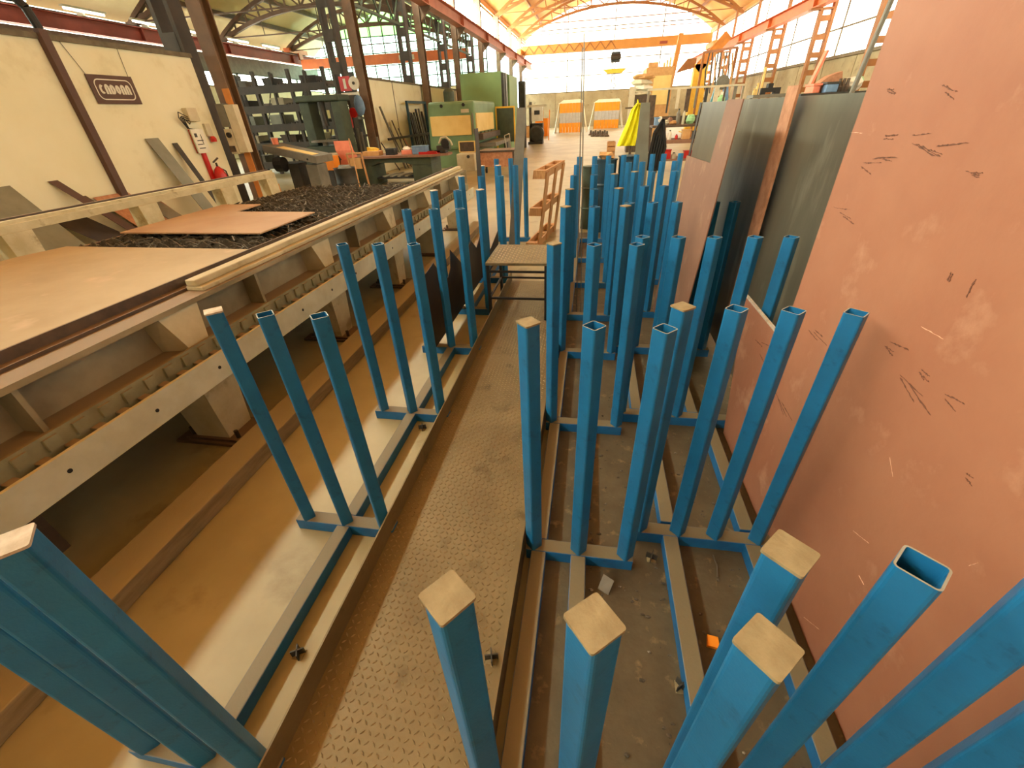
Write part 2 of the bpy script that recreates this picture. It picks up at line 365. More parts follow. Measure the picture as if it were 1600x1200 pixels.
# roof trusses
def truss(y, x0, x1, z0, rise, m, label, grp, depth, hang):
    t = thing('roof_truss', label, 'truss', ((x0+x1)/2, y, z0), grp)
    N = 16; top = arc(x0, x1, z0-.1, rise, n=N, dz=-.22); bot = arc(x0, x1, z0-.1, rise-depth, n=N, dz=-.22)
    P = lambda q: (q[0], y, q[1])
    mb = MB(); [mb.bar(P(a), P(b), .16, .18, up=(0, 1, 0)) for a, b in zip(top, top[1:])]; part('top_chord', mb, m, t)
    mb = MB(); [mb.bar(P(a), P(b), .16, .16, up=(0, 1, 0)) for a, b in zip(bot, bot[1:])]; part('bottom_chord', mb, m, t)
    for i in range(1, N):
        part('web_bar', MB().bar(P(top[i]), P(bot[i]), .07, .07), m, t)
        part('web_bar', MB().bar(P(top[i]), P(bot[i+1] if i < N/2 else bot[i-1]), .07, .07), m, t)
    part('tie_rod', MB().bar((x0+.2, y, z0-.02), (x1-.2, y, z0-.02), .05, .05), m, t)
    for i in hang: part('hanger', MB().bar(P(bot[i]), (bot[i][0], y, z0-.02), .03, .03), m, t)
for y in COLY:
    if y > 13: truss(y, XL-.1, XR, 7.15, 2.9, 'truss', 'orange brown arched lattice truss under the main vault', 'arched trusses of the main vault', .95, (4, 8, 12))
    if 7 < y < 34: truss(y, XLL+.1, XL-.45, 5.4, 2.05, 'truss_brown', 'dull brown arched lattice truss over the side aisle', 'arched trusses of the side aisle', .8, (4, 8, 12))
for y in (11.5,):
    truss(y, XLL+.1, XL-.45, 5.4, 2.05, 'truss_brown', 'dull brown arched lattice truss over the side aisle', 'arched trusses of the side aisle', .8, (4, 8, 12))
# bridge crane of the main aisle
t = thing('bridge_crane', 'ochre box girder bridge crane spanning the main aisle', 'crane', (1.3, 45, 5.2))
part('girder', box(-6.4, 8.9, 44.75, 45.25, 5.6, 6.2), 'crane', t)
for i in range(9): part('lacing', MB().bar((-6.2+i*.85, 44.73, 5.65), (-6.2+(i+.5)*.85, 44.73, 6.15), .07, .03, up=(0, 1, 0)), 'truss', t); part('lacing', MB().bar((-6.2+(i+.5)*.85, 44.73, 6.15), (-6.2+(i+1)*.85, 44.73, 5.65), .07, .03, up=(0, 1, 0)), 'truss', t)
for x in (-6.5, 9.0): part('end_carriage', box(x-.18, x+.18, 43.6, 46.4, 5.24 if x > 0 else 5.56, 5.62 if x > 0 else 5.95), 'crane', t)
h = part('hoist', box(1.15, 1.85, 44.6, 45.4, 4.75, 5.4), 'dark_grey', t); part('hoist_drum', MB().cyl((1.1, 44.5, 5.05), (1.9, 44.5, 5.05), .18), 'chain', h)
part('rope', MB().cyl((1.5, 45, 4.75), (1.5, 45, 4.3), .03, n=6), 'chain', t)
part('name_plate', box(4.9, 5.5, 44.72, 44.75, 5.72, 5.9), 'beam_red', t)
t = thing('spreader_beam', 'yellow lifting spreader beam hanging from the hoist rope', 'lifting beam', (1.5, 45, 3.0))
part('beam', MB().prism([(.5, 44.9, 4.3), (2.5, 44.9, 4.3), (2.1, 44.9, 4.0), (.9, 44.9, 4.0)], (0, .2, 0)), 'yellow', t)
for s in (-1, 1): part('sling', MB().cyl((1.5, 45, 4.0), (1.5+s*.75, 45, 3.45), .02, n=6), 'chain', t)
part('hook', MB().path([(1.5, 45, 4.0), (1.5, 45, 3.3), (1.68, 45, 3.15), (1.6, 45, 2.95), (1.42, 45, 2.98)], .035), 'chain', t)
# side-aisle crane
t = thing('side_crane', 'bright orange bridge girder across the side aisle', 'crane', (-13, 31.5, 4.7))
part('girder', box(-18.9, -7.8, 31.3, 31.7, 4.45, 4.95), 'beam_orange', t); part('name_plate', box(-12.2, -11.2, 31.28, 31.3, 4.58, 4.82), 'offwhite', t)
part('end_carriage', box(-19.4, -19.0, 30.5, 32.5, 5.27, 5.5), 'beam_orange', t); part('riser', box(-19.0, -18.9, 31.3, 31.7, 4.95, 5.3), 'beam_orange', t)
# fluorescent tubes along the red runway
for i in range(8):
    y = 9.5+i*2.7
    t = thing('tube_lamp', 'white fluorescent tube fitting above the red runway beam', 'lamp', (-18.8, y, 5.3), 'tube lamps over the red beam')
    part('housing', box(-18.88, -18.72, y-.8, y+.8, 5.36, 5.42), 'white', t); part('bracket', box(-19.15, -18.86, y-.04, y+.04, 5.205, 5.36), 'white', t); part('tube', MB().cyl((-18.8, y-.75, 5.32), (-18.8, y+.75, 5.32), .035, n=8), 'tube_light', t)
# ------------------------------------------------------------------ blue sheet racks
S = .025; RC = .007
def sq_ring(h, rc, z, n=3):
    out = []
    for k, (cx, cy) in enumerate(((h-rc, h-rc), (-h+rc, h-rc), (-h+rc, -h+rc), (h-rc, -h+rc))):
        for i in range(n+1):
            a = math.pi/2*(k+i/n); out.append((cx+rc*math.cos(a), cy+rc*math.sin(a), z))
    return out
def post_mesh(H):
    r = [sq_ring(S, RC, 0), sq_ring(S, RC, H), sq_ring(S-.003, RC-.003, H), sq_ring(S-.003, RC-.003, .02)]
    n = len(r[0]); vs = sum(r, []); fs = []
    for k in range(3):
        for i in range(n): fs.append((k*n+i, k*n+(i+1) % n, (k+1)*n+(i+1) % n, (k+1)*n+i))
    fs.append(tuple(range(n))[::-1]); fs.append(tuple(range(3*n, 4*n)))
    me = bpy.data.meshes.new('post'); me.from_pydata(vs, [], fs); me.update(); me.materials.append(MATS['blue']); return me
POST = post_mesh(1.0)
mb = MB(); mb.loft(sq_ring(S+.0015, .004, .0005), sq_ring(S+.0015, .004, .0055))
CAP = mb.mesh('cap'); CAP.materials.append(MATS['cap']); CAP2 = CAP.copy(); CAP2.materials.clear(); CAP2.materials.append(MATS['cap_pale'])
BH = .06
def rack(label, xs_rows, beams, caps, pad=.035, group=None, wb=.06, pale=()):
    """xs_rows: list of (y, [x...]); beams: x of the long floor beams; caps: set of (row, col) with a loose cover plate"""
    allx = [x for _, xs in xs_rows for x in xs]; y0 = xs_rows[0][0]; xm = sum(allx)/len(allx)
    t = thing('sheet_rack', label, 'rack', (xm, y0, 0), group); rr = random.Random(int(xm*1000+y0*100))
    for r, (y, xs) in enumerate(xs_rows):
        part('crosspiece', box(xs[0]-pad, xs[-1]+pad, y-wb/2, y+wb/2, 0, BH), 'blue_base', t, bevel=.004)
        if r+1 < len(xs_rows):
            for bx in beams: part('long_beam', box(bx-wb/2, bx+wb/2, y+wb/2, xs_rows[r+1][0]-wb/2, 0, BH), 'blue_base', t, bevel=.004)
        for c, x in enumerate(xs):
            p = obj('post', POST, None, t, (x-xm, y-y0, BH)); p.rotation_euler.z = R_(45+rr.uniform(-3, 3))
            p.rotation_euler.x = R_(rr.uniform(-.25, .25)); p.rotation_euler.y = R_(rr.uniform(-.25, .25))
            if (r, c) in caps:
                k = obj('cover_plate', CAP2 if (r, c) in pale else CAP, None, p, (rr.uniform(-.001, .001), rr.uniform(-.001, .001), 1.0)); k.rotation_euler.z = R_(rr.uniform(-5, 5))
    return t
XA = [-1.183, -.997, -.815]
rack('blue post rack of three columns between the cutting table and the chequer plate walkway', [(.262, XA), (1.088, XA), (1.916, XA), (2.764, XA)], [-.997], {(0, 1), (0, 2), (1, 0)}, pad=.05, pale={(0, 2), (1, 0)})
XF = [-1.2475, -1.049, -.8586]
rack('blue post rack of three columns ending beside the upright wooden pallet', [(3.518, XF), (4.373, XF), (5.272, XF), (6.11, XF)], [-1.05], {(0, 0), (0, 2), (1, 0), (2, 0), (2, 1)}, pad=.05, pale={(0, 0), (0, 2), (1, 0), (2, 0), (2, 1)})
XB = [-.1475, .035, .2196]
rack('blue post rack of three columns along the open edge of the chequer plate walkway', [(.265, XB), (1.079, XB), (1.921, XB), (2.778, XB)], [-.125, .035], {(0, 0), (0, 1), (0, 2), (1, 0), (2, 0), (3, 0), (3, 2)}, pad=.03)
XE = [-.152, .035, .21]
rack('blue post rack of three columns beside the pair of tall thin rods', [(3.455, XE), (4.268, XE), (5.127, XE), (6.05, XE)], [-.13, .035], {(0, 0), (0, 2), (1, 2)}, pad=.03)
XC = [.288, .4435, .589, .7514]
rack('blue post rack of four columns against the tall salmon primed sheet', [(.3885, XC), (1.224, XC)], [.41, .73], {(0, 0), (1, 0)}, pad=.06)
rack('blue post rack of five columns holding the grey sheet and the notched brown sheet', [(2.05, [.25, .407, .566, .733, .883]), (2.89, [.25, .392, .537, .75, .87])], [.345, .66], set(), pad=.05)
XG = [.40, .55, .75, .88, 1.075]
rack('blue post rack behind the notched brown sheet with crowded posts', [(3.56, XG), (4.4, XG), (5.25, XG), (6.1, XG)], [.475, .785], {(1, 0)}, pad=.05)
# floor extensions of the first two right-hand racks, running back under the camera
for i, bx in enumerate((.41, .73)):
    single('floor_beam', box(bx-.03, bx+.03, -.9, .3485, 0, BH), 'blue_base', 'dusty blue square tube lying on the floor under the four-column rack', 'steel tube', 'floor tubes of the near rack', bevel=.004)
single('floor_beam', box(.005, .065, -.9, .225, 0, BH), 'blue_base', 'dusty blue square tube on the floor in line with the middle posts by the walkway', 'steel tube', bevel=.004)
single('floor_beam', box(-1.027, -.967, -.9, .222, 0, BH), 'blue_base', 'dusty blue square tube on the floor in line with the posts by the cutting table', 'steel tube', bevel=.004)
for (a, b) in ((1.264, 2.01),):
    for bx, nm in ((.41, 'inner'), (.73, 'outer')):
        single('floor_beam', box(bx-.03, bx+.03, a, b, 0, BH), 'blue_base', 'dusty blue square tube on the floor joining the four-column and five-column racks', 'steel tube', 'floor tubes joining two racks', bevel=.004)

# grime-covered steel sheet under the right-hand racks
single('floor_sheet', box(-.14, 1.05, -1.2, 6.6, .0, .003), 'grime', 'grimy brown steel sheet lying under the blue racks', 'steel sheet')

# ------------------------------------------------------------------ chequer plate walkway
t = thing('walkway_plate', 'brown chequer plate walkway with an upturned edge between the blue racks', 'walkway', (-.48, 1.9, 0))
ZP = .05
part('deck', box(-.772, -.191, -1.2, 4.3, ZP-.006, ZP), 'tread', t)
part('upturned_edge', box(-.778, -.772, -1.2, 4.3, 0, .15), 'tread', t, label='upturned plate edge')
part('upturned_edge', box(-.191, -.186, -1.2, 4.3, 0, .135), 'tread', t, label='upturned plate edge')
def lugs(mb, x0, x1, y0, y1, z, pitch, L, w, h):
    ny = int((y1-y0)/pitch); nx = int((x1-x0)/pitch)
    for j in range(ny):
        for i in range(nx):
            cx = x0+(i+.5)*pitch; cy = y0+(j+.5)*pitch; a = R_(45) if (i+j) % 2 else R_(-45)
            d = Vector((math.cos(a), math.sin(a), 0)); n = Vector((-d.y, d.x, 0)); c = Vector((cx, cy, z))
            mb.add([c+d*L, c+n*w, c-d*L, c-n*w, c+d*L*.5+Vector((0, 0, h)), c-d*L*.5+Vector((0, 0, h))],
                   [(0, 1, 4), (1, 5, 4), (1, 2, 5), (2, 3, 5), (3, 4, 5), (3, 0, 4)])
mb = MB(); lugs(mb, -.767, -.198, -.2, 4.28, ZP, .0228, .0095, .0034, .0028)
part('raised_lugs', mb, 'lug', t, stuff=True)

# ------------------------------------------------------------------ standing sheets on the right
def sheet(name, label, poly, x0, k, th, m, cat='steel sheet', group=None, marks=()):
    P = lambda y, z, dx=0: (x0+k*z+dx, y, z)
    mb = MB().prism([P(y, z) for y, z in poly], (th, 0, 0)); ym = sum(p[0] for p in poly)/len(poly)
    if not marks: return single(name, mb, m, label, cat, group, loc=(x0, ym, 0))
    t = thing(name, label, cat, (x0, ym, 0), group); part('sheet_body', mb, m, t)
    for nm, mm, pts in marks: part(nm, MB().prism([P(y, z, -.0012) for y, z in pts], (.0012, 0, 0)), mm, t)
    return t
rr = random.Random(3); marks = []
def streak(y, z, L, ang, w=.004, m='scorch', nm='scorch_mark'):
    for q in range(3 if nm == 'scorch_mark' else 1):
        a2 = ang+(rr.uniform(-.25, .25) if nm == 'scorch_mark' else 0); c, sn = math.cos(a2), math.sin(a2)
        a0 = rr.uniform(0, .5) if nm == 'scorch_mark' else 0; ln = L*rr.uniform(.3, .8) if nm == 'scorch_mark' else L; off = rr.gauss(0, w*1.3) if nm == 'scorch_mark' else 0
        n = 11; up = []; dn = []
        for i in range(n+1):
            t_ = a0*L+ln*i/n; ww = w*.6*(.1+rr.random()**2)*(1 if 0 < i < n else .1); o2 = off+rr.uniform(-.3, .3)*w
            py, pz = y+c*t_-sn*o2, z+sn*t_+c*o2
            up.append((py-sn*ww, pz+c*ww)); dn.append((py+sn*ww, pz-c*ww))
        marks.append((nm, m, dn+up[::-1]))
XS = .838
for (a, b) in (((1405, 217), (1460, 224)), ((1440, 232), (1500, 250)), ((1375, 216), (1400, 222)), ((1360, 247), (1405, 257)), ((1340, 254), (1368, 262)), ((1465, 134), (1498, 140)), ((1375, 137), (1398, 138)),
               ((1300, 322), (1345, 345)), ((1500, 268), (1530, 282)), ((1490, 420), (1480, 442)), ((1525, 430), (1510, 462)), ((1383, 535), (1420, 570)), ((1400, 575), (1455, 632)), ((1430, 572), (1450, 595)), ((1475, 615), (1500, 635)), ((1180, 530), (1215, 565)), ((1258, 503), (1290, 538)), ((1215, 610), (1245, 660)), ((1510, 740), (1525, 755))):
    p, q = PX(*a, x=XS), PX(*b, x=XS); d = q-p
    streak(p.y, p.z, math.hypot(d.y, d.z), math.atan2(d.z, d.y), w=.0035)
for (a, b) in (((1325, 207), (1345, 208)), ((1440, 510), (1475, 530)), ((1350, 900), (1358, 915)), ((1265, 965), (1290, 985)), ((1395, 715), (1400, 745)), ((1520, 885), (1535, 880)), ((1340, 830), (1365, 850))):
    p, q = PX(*a, x=XS), PX(*b, x=XS); d = q-p
    streak(p.y, p.z, math.hypot(d.y, d.z), math.atan2(d.z, d.y), w=.002, m='pale_scratch', nm='scratch')
sheet('primed_sheet', 'tall salmon primed steel sheet with a stepped far edge and scorch marks', [(-1.2, .003), (1.98, .003), (2.23, .715), (1.79, .717), (1.74, .86), (1.77, 1.4), (1.80, 2.25), (-1.2, 2.25)], .818, .018, .008, 'salmon', marks=marks)
single('offcut_strip', MB().prism([(.826, 1.80, .718), (.826, 2.22, .716), (.826, 2.23, .725), (.826, 1.82, .728)], (.012, 0, 0)), 'cap_pale', 'dusty pale strip lying along the low step of the salmon sheet', 'metal strip')
sheet('grey_sheet', 'large grey mill-finish steel sheet standing in the five-column rack', [(1.2, .061), (4.2, .061), (4.2, 1.575), (1.2, 1.575)], .985, .02, .004, 'mill')
sheet('flat_bar', 'rusty brown flat bar standing upright against the grey sheet', [(2.66, .061), (2.80, .061), (2.80, 1.62), (2.66, 1.62)], .945, .012, .012, 'rust_bar', cat='steel bar')
sheet('notched_sheet', 'brown primed steel sheet with a rectangular notch in its top edge', [(2.58, .061), (3.62, .061), (3.62, 1.25), (2.9, 1.27), (2.87, 1.575), (2.58, 1.575)], .605, .062, .006, 'salmon2')
sheet('backing_sheet', 'grey steel sheet showing through the notch of the brown sheet', [(2.72, .061), (3.6, .061), (3.6, 1.57), (2.72, 1.57)], .63, .062, .004, 'mill')
sheet('edge_strip', 'narrow dark strip standing at the far side of the notched sheet', [(3.61, .061), (3.67, .061), (3.67, 1.57), (3.61, 1.57)], .625, .062, .004, 'mill_dark', cat='steel bar')
# dark jagged offcuts in the left rack
sheet('jagged_sheet', 'dark brown steel sheet with a saw-toothed top and one tall finger between the left posts', [(2.55, .062), (5.3, .062), (5.3, .33), (4.8, .23), (4.68, .3), (4.64, 1.45), (4.5, 1.45), (4.45, .52), (4.2, .42), (4.0, .55), (3.64, .43), (3.34, .64), (3.3, .5), (3.2, .45), (3.0, .58), (2.92, .66), (2.72, .635), (2.55, .6)], -1.112, 0, .004, 'mill_dark')
a, b = PX(815, 168, y=5.7), PX(792, 372, y=5.3)
single('grey_plank', MB().prism([PX(808, 168, y=5.65), PX(822, 168, y=5.65), (b.x+.12, 5.45, .0), (b.x-.02, 5.45, .0)], (0, .02, 0)), 'grey', 'tall grey steel flat leaning among the posts beside the pallet', 'steel bar')
# two thin rods
for i, (u0, u1) in enumerate(((909, 903), (912, 910))):
    a = PX(u0+1, 52 if i else 75, y=3.7); b = PX(u1, 440, y=3.55); b.z = .003
    single('steel_rod', MB().cyl(b, a, .0042, n=8), 'rod', 'tall thin round steel rod standing by the walkway-side rack', 'rod', 'pair of thin rods')

# ------------------------------------------------------------------ step stool on the walkway
t = thing('step_stool', 'low step stool with a chequer plate top and thin black legs', 'stool', (-.56, 3.6, 0))
x0, x1, y0, y1, zt = -.81, -.3, 3.3, 3.86, .545
part('top', box(x0, x1, y0, y1, zt-.02, zt), 'tread', t); mb = MB(); lugs(mb, x0+.01, x1-.01, y0+.01, y1-.01, zt, .03, .015, .005, .003); part('raised_lugs', mb, 'lug', t, stuff=True)
for x in (x0+.015, x1-.015):
    for y in (y0+.015, y1-.015): part('leg', box(x-.012, x+.012, y-.012, y+.012, ZP, zt-.02), 'black', t)
for z in (.24, .47): 
    for y in (y0+.015, y1-.015): part('rail', box(x0+.027, x1-.027, y-.008, y+.008, z-.008, z+.008), 'black', t)
    for x in (x0+.015, x1-.015): part('rail', box(x-.008, x+.008, y0+.027, y1-.027, z-.008, z+.008), 'black', t)
# ------------------------------------------------------------------ pallet on its end
t = thing('wooden_pallet', 'small pale wooden pallet standing on end beside the blue racks', 'pallet', (-.7, 5.8, 0))
D = Vector((.12, .0, .93)); Wd = Vector((.16, 1.2, 0)); Tn = Vector((-.15, .02, 0)); O = Vector((-.80, 5.66, .0))
def pboard(a, b, w, th): return MB().loft([a, a+w, a+w+th, a+th], [b, b+w, b+w+th, b+th])
for s in (0, .5, 1):
    part('bearer', pboard(O+D*s*.93+Vector((0, 0, .0)), O+D*s*.93+Wd, D*.1, Tn*.12), 'wood', t); part('bearer', pboard(O+D*s*.93-Tn*.9, O+D*s*.93+Wd-Tn*.9, D*.1, Tn*.12), 'wood', t)
    for q in (0, .46, .9): part('block', pboard(O+D*s*.93+Wd*q-Tn*.78, O+D*s*.93+Wd*q, D*.1, Wd*.08), 'wood', t)
for q in (.02, .44, .85): part('deck_board', pboard(O+Wd*q-Tn*1.0, O+D+Wd*q-Tn*1.0, Wd*.13, Tn*.1), 'wood', t)

# plastic cross inserts lying about
def insert(px, py, z, label, rot=0, s=1):
    c = PX(px, py, z=z+.012); t = thing('cross_insert', label, 'debris', (c.x, c.y, z))
    for k in (0, 90):
        a = R_(rot+k); d = Vector((math.cos(a), math.sin(a), 0))*.022*s
        part('fin', MB().bar(Vector((c.x, c.y, z+.016*s))-d, Vector((c.x, c.y, z+.016*s))+d, .004, .032*s), 'dark_grey', t)
    part('plate', box(c.x-.018*s, c.x+.018*s, c.y-.018*s, c.y+.018*s, z, z+.003), 'cap', t)
insert(466, 1020, 0, 'black cross-shaped tube insert on the floor beside the left rack beam', 30)
insert(660, 668, 0, 'black cross-shaped tube insert on the floor under the second left crosspiece', 20)
insert(768, 1027, ZP, 'black cross-shaped tube insert lying on the chequer plate', 15)
insert(1065, 1072, .003, 'black cross-shaped tube insert on the grimy sheet beside the blue floor tube', 40)
insert(1018, 870, .003, 'broken black tube insert on the grimy sheet by the four-column crosspiece', 70)
c = PX(946, 918, z=.003)
single('scrap_chip', MB().prism([(c.x-.03, c.y-.01, .003), (c.x+.01, c.y-.03, .003), (c.x+.03, c.y+.01, .035), (c.x-.01, c.y+.03, .04)], (0, 0, .004)), 'grey', 'bent grey metal chip lying on the grimy sheet between the racks', 'debris')
c = PX(1112, 1005, z=.003)
single('orange_scrap', MB().prism([(c.x-.02, c.y-.015, .003), (c.x+.02, c.y-.02, .003), (c.x+.022, c.y+.018, .003), (c.x-.012, c.y+.022, .003)], (0, 0, .012)), 'orange', 'small orange scrap on the grimy sheet near the blue tube', 'debris')
c = PX(1118, 885, z=.003)
single('wire_scrap', MB().path([(c.x, c.y+.05, .006), (c.x+.004, c.y, .009), (c.x-.004, c.y-.05, .006)], .003), 'rod', 'thin bent wire scrap between the two blue floor tubes', 'debris')
mb = MB(); r2 = random.Random(5)
for i in range(420):
    x = r2.uniform(.02, .8); y = r2.uniform(.1, 3.2); s_ = r2.uniform(.002, .007); mb.lump((x, y, .003+s_*.5), (s_*r2.uniform(.6, 2), s_, s_*.5), n=5, m=3, seed=i)
o = single('grit', mb, 'slat', 'fine metal grit and chips scattered on the grimy sheet', 'debris'); o['kind'] = 'stuff'

# ------------------------------------------------------------------ cutting table on the left
T = thing('cutting_table', 'long cream steel cutting table with rails, slatted bed and cable tray', 'machine', (-2.3, 3, 0))
YT0, YT1 = -1.6, 7.2
part('side_web', box(-2.16, -2.13, YT0, YT1, .60, .80), 'cream_dirty', T)
part('top_flange', box(-2.2, -2.0, YT0, YT1, .80, .825), 'cream_dirty', T)
part('inner_angle', MB().box(-2.185, -2.175, YT0, YT1, .825, .885).box(-2.175, -2.13, YT0, YT1, .825, .84), 'brown_steel', T)
part('guide_rail', MB().box(-2.125, -2.02, 1.85, YT1, .825, .85).box(-2.115, -2.05, 1.85, YT1, .85, .885), 'cream', T, bevel=.006, label='cream guide rail')
part('bottom_flange', box(-2.2, -1.97, YT0, YT1, .575, .60), 'cream_dirty', T)
LEGY = [-.95, .35, 1.66, 2.98, 4.25, 5.45, 6.85]
for y in LEGY:
    part('gusset', MB().loft([(-2.13, y-.09, .60), (-1.985, y-.06, .60), (-1.985, y+.06, .60), (-2.13, y+.09, .60)], [(-2.13, y-.13, .80), (-2.02, y-.12, .80), (-2.02, y+.12, .80), (-2.13, y+.13, .80)]), 'cream', T, label='bright cream tapered gusset')
    part('stiffener', box(-2.13, -2.03, y+.58, y+.6, .60, .80), 'cream_dirty', T)
    l = part('leg', MB().loft([(-2.22, y-.09, .035), (-2.0, y-.09, .035), (-2.0, y+.09, .035), (-2.22, y+.09, .035)], [(-2.25, y-.13, .575), (-1.98, y-.13, .575), (-1.98, y+.13, .575), (-2.25, y+.13, .575)]), 'cream', T)
    part('foot_plate', box(-2.34, -1.89, y-.13, y-.02, 0, .018), 'brown_steel', l); part('foot_plate', box(-2.34, -1.89, y+.02, y+.13, 0, .018), 'brown_steel', l)
    part('foot_plate', box(-2.28, -1.93, y-.11, y+.11, .018, .035), 'brown_steel', l)
    for sx in (-2.25, -1.95): part('bolt', MB().cyl((sx, y-.08, .035), (sx, y-.08, .085), .012, n=6), 'chain', l)
part('tray_back', box(-1.97, -1.955, YT0, YT1, .49, .628), 'tray', T)
nb = 70
for i in range(nb):
    y = -.6+i*.105
    part('tray_tab', box(-1.955, -1.944, y, y+.05, .565, .615), 'tray', T); 
    if y > -.2: part('tray_rung', box(-1.955, -1.875, y+.045, y+.085, .548, .557), 'cream_dirty', T)
part('tray_floor', box(-1.955, -1.875, YT0, YT1, .50, .505), 'black', T)
part('front_channel', MB().box(-1.875, -1.868, YT0, YT1, .434, .574).box(-1.885, -1.875, YT0, YT1, .566, .574).box(-1.895, -1.875, YT0, YT1, .434, .444), 'greenwhite', T, label='pale grey front channel')
for i in range(20):
    y = -.3+i*.38; part('bolt_hole', MB().cyl((-1.869, y, .505), (-1.8665, y, .505), .009, n=10), 'black', T)
for y in LEGY: part('channel_bracket', box(-1.99, -1.97, y-.05, y+.05, .45, .57), 'brown_steel', T)
part('bed_side', box(-2.24, -2.21, -1.6, 5.75, .45, .80), 'brown_steel', T); part('bed_side', box(-3.93, -3.9, -1.6, 5.75, .3, .82), 'brown_steel', T)
part('bed_end', box(-3.9, -2.24, 5.72, 5.75, .3, .80), 'brown_steel', T)
for x in (-3.9, -3.1, -2.26): 
    for y in (-1.4, .8, 3.0, 5.6): part('bed_leg', box(x-.03, x+.03, y-.03, y+.03, 0, .45), 'brown_steel', T)
part('bed_tray', box(-3.9, -2.24, -1.6, 5.72, .45, .47), 'black', T)
# far rail
part('far_rail', MB().box(-5.56, -5.44, YT0, 7.3, .79, .86).box(-5.54, -5.47, YT0, 7.3, .86, .89), 'cream', T); part('far_rail_strip', box(-5.6, -5.56, YT0, 7.3, .84, .905), 'brown_steel', T)
for y in (-.5, 1.7, 3.32, 4.75, 6.1, 7.15): part('far_leg', MB().loft([(-5.62, y-.1, 0), (-5.38, y-.1, 0), (-5.38, y+.1, 0), (-5.62, y+.1, 0)], [(-5.58, y-.13, .79), (-5.42, y-.13, .79), (-5.42, y+.13, .79), (-5.58, y+.13, .79)]), 'cream', T)
# slats: jagged, in use
r3 = random.Random(11); SL = []
for v in range(5):
    up = []; n = 26
    for i in range(n+1): up.append((-3.88+1.62*i/n, .80+(.05 if i % 2 else .015)+r3.uniform(-.012, .008)))
    SL.append([(-2.26, .62), (-3.88, .62)]+up)
y = -1.5; i = 0
while y < 5.68:
    part('slat', MB().prism([(a, y, b) for a, b in SL[i % 5]], (0, .006, 0)), 'slat', T); y += .085; i += 1
for x in (-3.5, -3.05, -2.6): part('slat_tie', box(x-.004, x+.004, 2.4, 5.7, .62, .81), 'slat', T)
mb = MB()
for i in range(700):
    c = Vector((r3.uniform(-3.85, -2.28), r3.uniform(2.5, 5.68), .83+r3.uniform(-.02, .02))); a = r3.uniform(0, 3.14); d = Vector((math.cos(a), math.sin(a), r3.uniform(-.4, .4)))*r3.uniform(.02, .07); mb.bar(c-d, c+d, .008, .008)
part('scrap_skeleton', mb, 'slat', T, stuff=True, label='tangled cutting scrap on the slats')
mb = MB().prism([(-2.215, -1.6, .862), (-2.215, 2.5, .862), (-3.79, 2.55, .862), (-3.86, 2.3, .862), (-3.86, -1.6, .862)], (0, 0, .008))
single('steel_plate', mb, 'plate_tan', 'large tan steel plate covering the near slats of the cutting table', 'steel plate')
mb = MB().prism([(-3.74, 2.93, .87), (-2.44, 2.9, .87), (-2.46, 3.68, .87), (-3.32, 3.74, .87), (-3.34, 4.12, .87), (-3.78, 4.12, .87)][::1], (0, 0, .01))
single('steel_plate', mb, 'plate_tan2', 'smaller reddish tan L-shaped plate on the slats of the cutting table', 'steel plate')
single('timber_beam', box(-1.86, -1.685, -1.2, 7.0, 0, .095), 'timber', 'long dusty timber beam lying on the floor along the cutting table', 'timber', bevel=.006)
# ------------------------------------------------------------------ along the cream wall
WX = XL+.02
t = thing('name_sign', 'dark brown rectangular sign with cream stylised lettering hung on the cream wall', 'sign', (WX+.02, 6.53, 1.9))
part('board', box(WX+.012, WX+.024, 6.18, 6.885, 1.91, 2.26), 'sign_brown', t)
def wallpoly(pts, th=.004, x=WX+.024): return MB().prism([(x, a, b) for a, b in pts], (th, 0, 0))
def stroke(pts, w):
    mb = MB()
    for a, b in zip(pts, pts[1:]): mb.bar((WX+.026, a[0], a[1]), (WX+.026, b[0], b[1]), w, .004, up=(1, 0, 0))
    return mb
def rr_pts(y0, y1, z0, z1, r, n=5):
    out = []
    for k, (cy, cz) in enumerate(((y1-r, z1-r), (y0+r, z1-r), (y0+r, z0+r), (y1-r, z0+r))):
        for i in range(n+1): a = math.pi/2*(k+i/n); out.append((cy+r*math.cos(a), cz+r*math.sin(a)))
    return out+[out[0]]
part('border', stroke(rr_pts(6.25, 6.82, 1.965, 2.205, .07), .012), 'white', t)
def letter(ch, y, z, w, h):
    c = (y+w/2, z+h/2); k = .03
    A = lambda a0, a1, ry=w/2-k/2, rz=h/2-k/2: [(c[0]+ry*math.cos(R_(a0+(a1-a0)*i/12)), c[1]+rz*math.sin(R_(a0+(a1-a0)*i/12))) for i in range(13)]
    if ch == 'C': return stroke(A(50, 310), k)
    if ch == 'O': return stroke(A(0, 360), k)
    if ch == 'D': return stroke([(y+k/2, z), (y+k/2, z+h-k/2), (c[0], z+h-k/2)]+A(80, -80)+[(c[0], z+k/2), (y+k/2, z+k/2)], k)
    top = [(c[0]+(w/2-k/2)*math.cos(R_(180-180*i/10)), z+h*.62+h*.3*math.sin(R_(180-180*i/10))) for i in range(11)]
    return stroke([(y+k/2, z)]+top+[(y+w-k/2, z)], k)          # A and N share one arched form on this sign
lw = .072
for i, ch in enumerate('CADONA'): part('letter', letter(ch, 6.295+i*.082, 2.03, lw, .115), 'white', t)
for (y0, y1) in ((6.05, 6.2), (6.85, 6.85)): part('hanging_wire', MB().cyl((WX+.012, y0 if y0 != y1 else 6.87, 2.62), (WX+.012, y1, 2.26), .004, n=5), 'rod', t)
t = thing('drain_pipe', 'dark brown vertical pipe on the cream wall with an elbow over its top', 'pipe', (WX+.06, 5.85, 0))
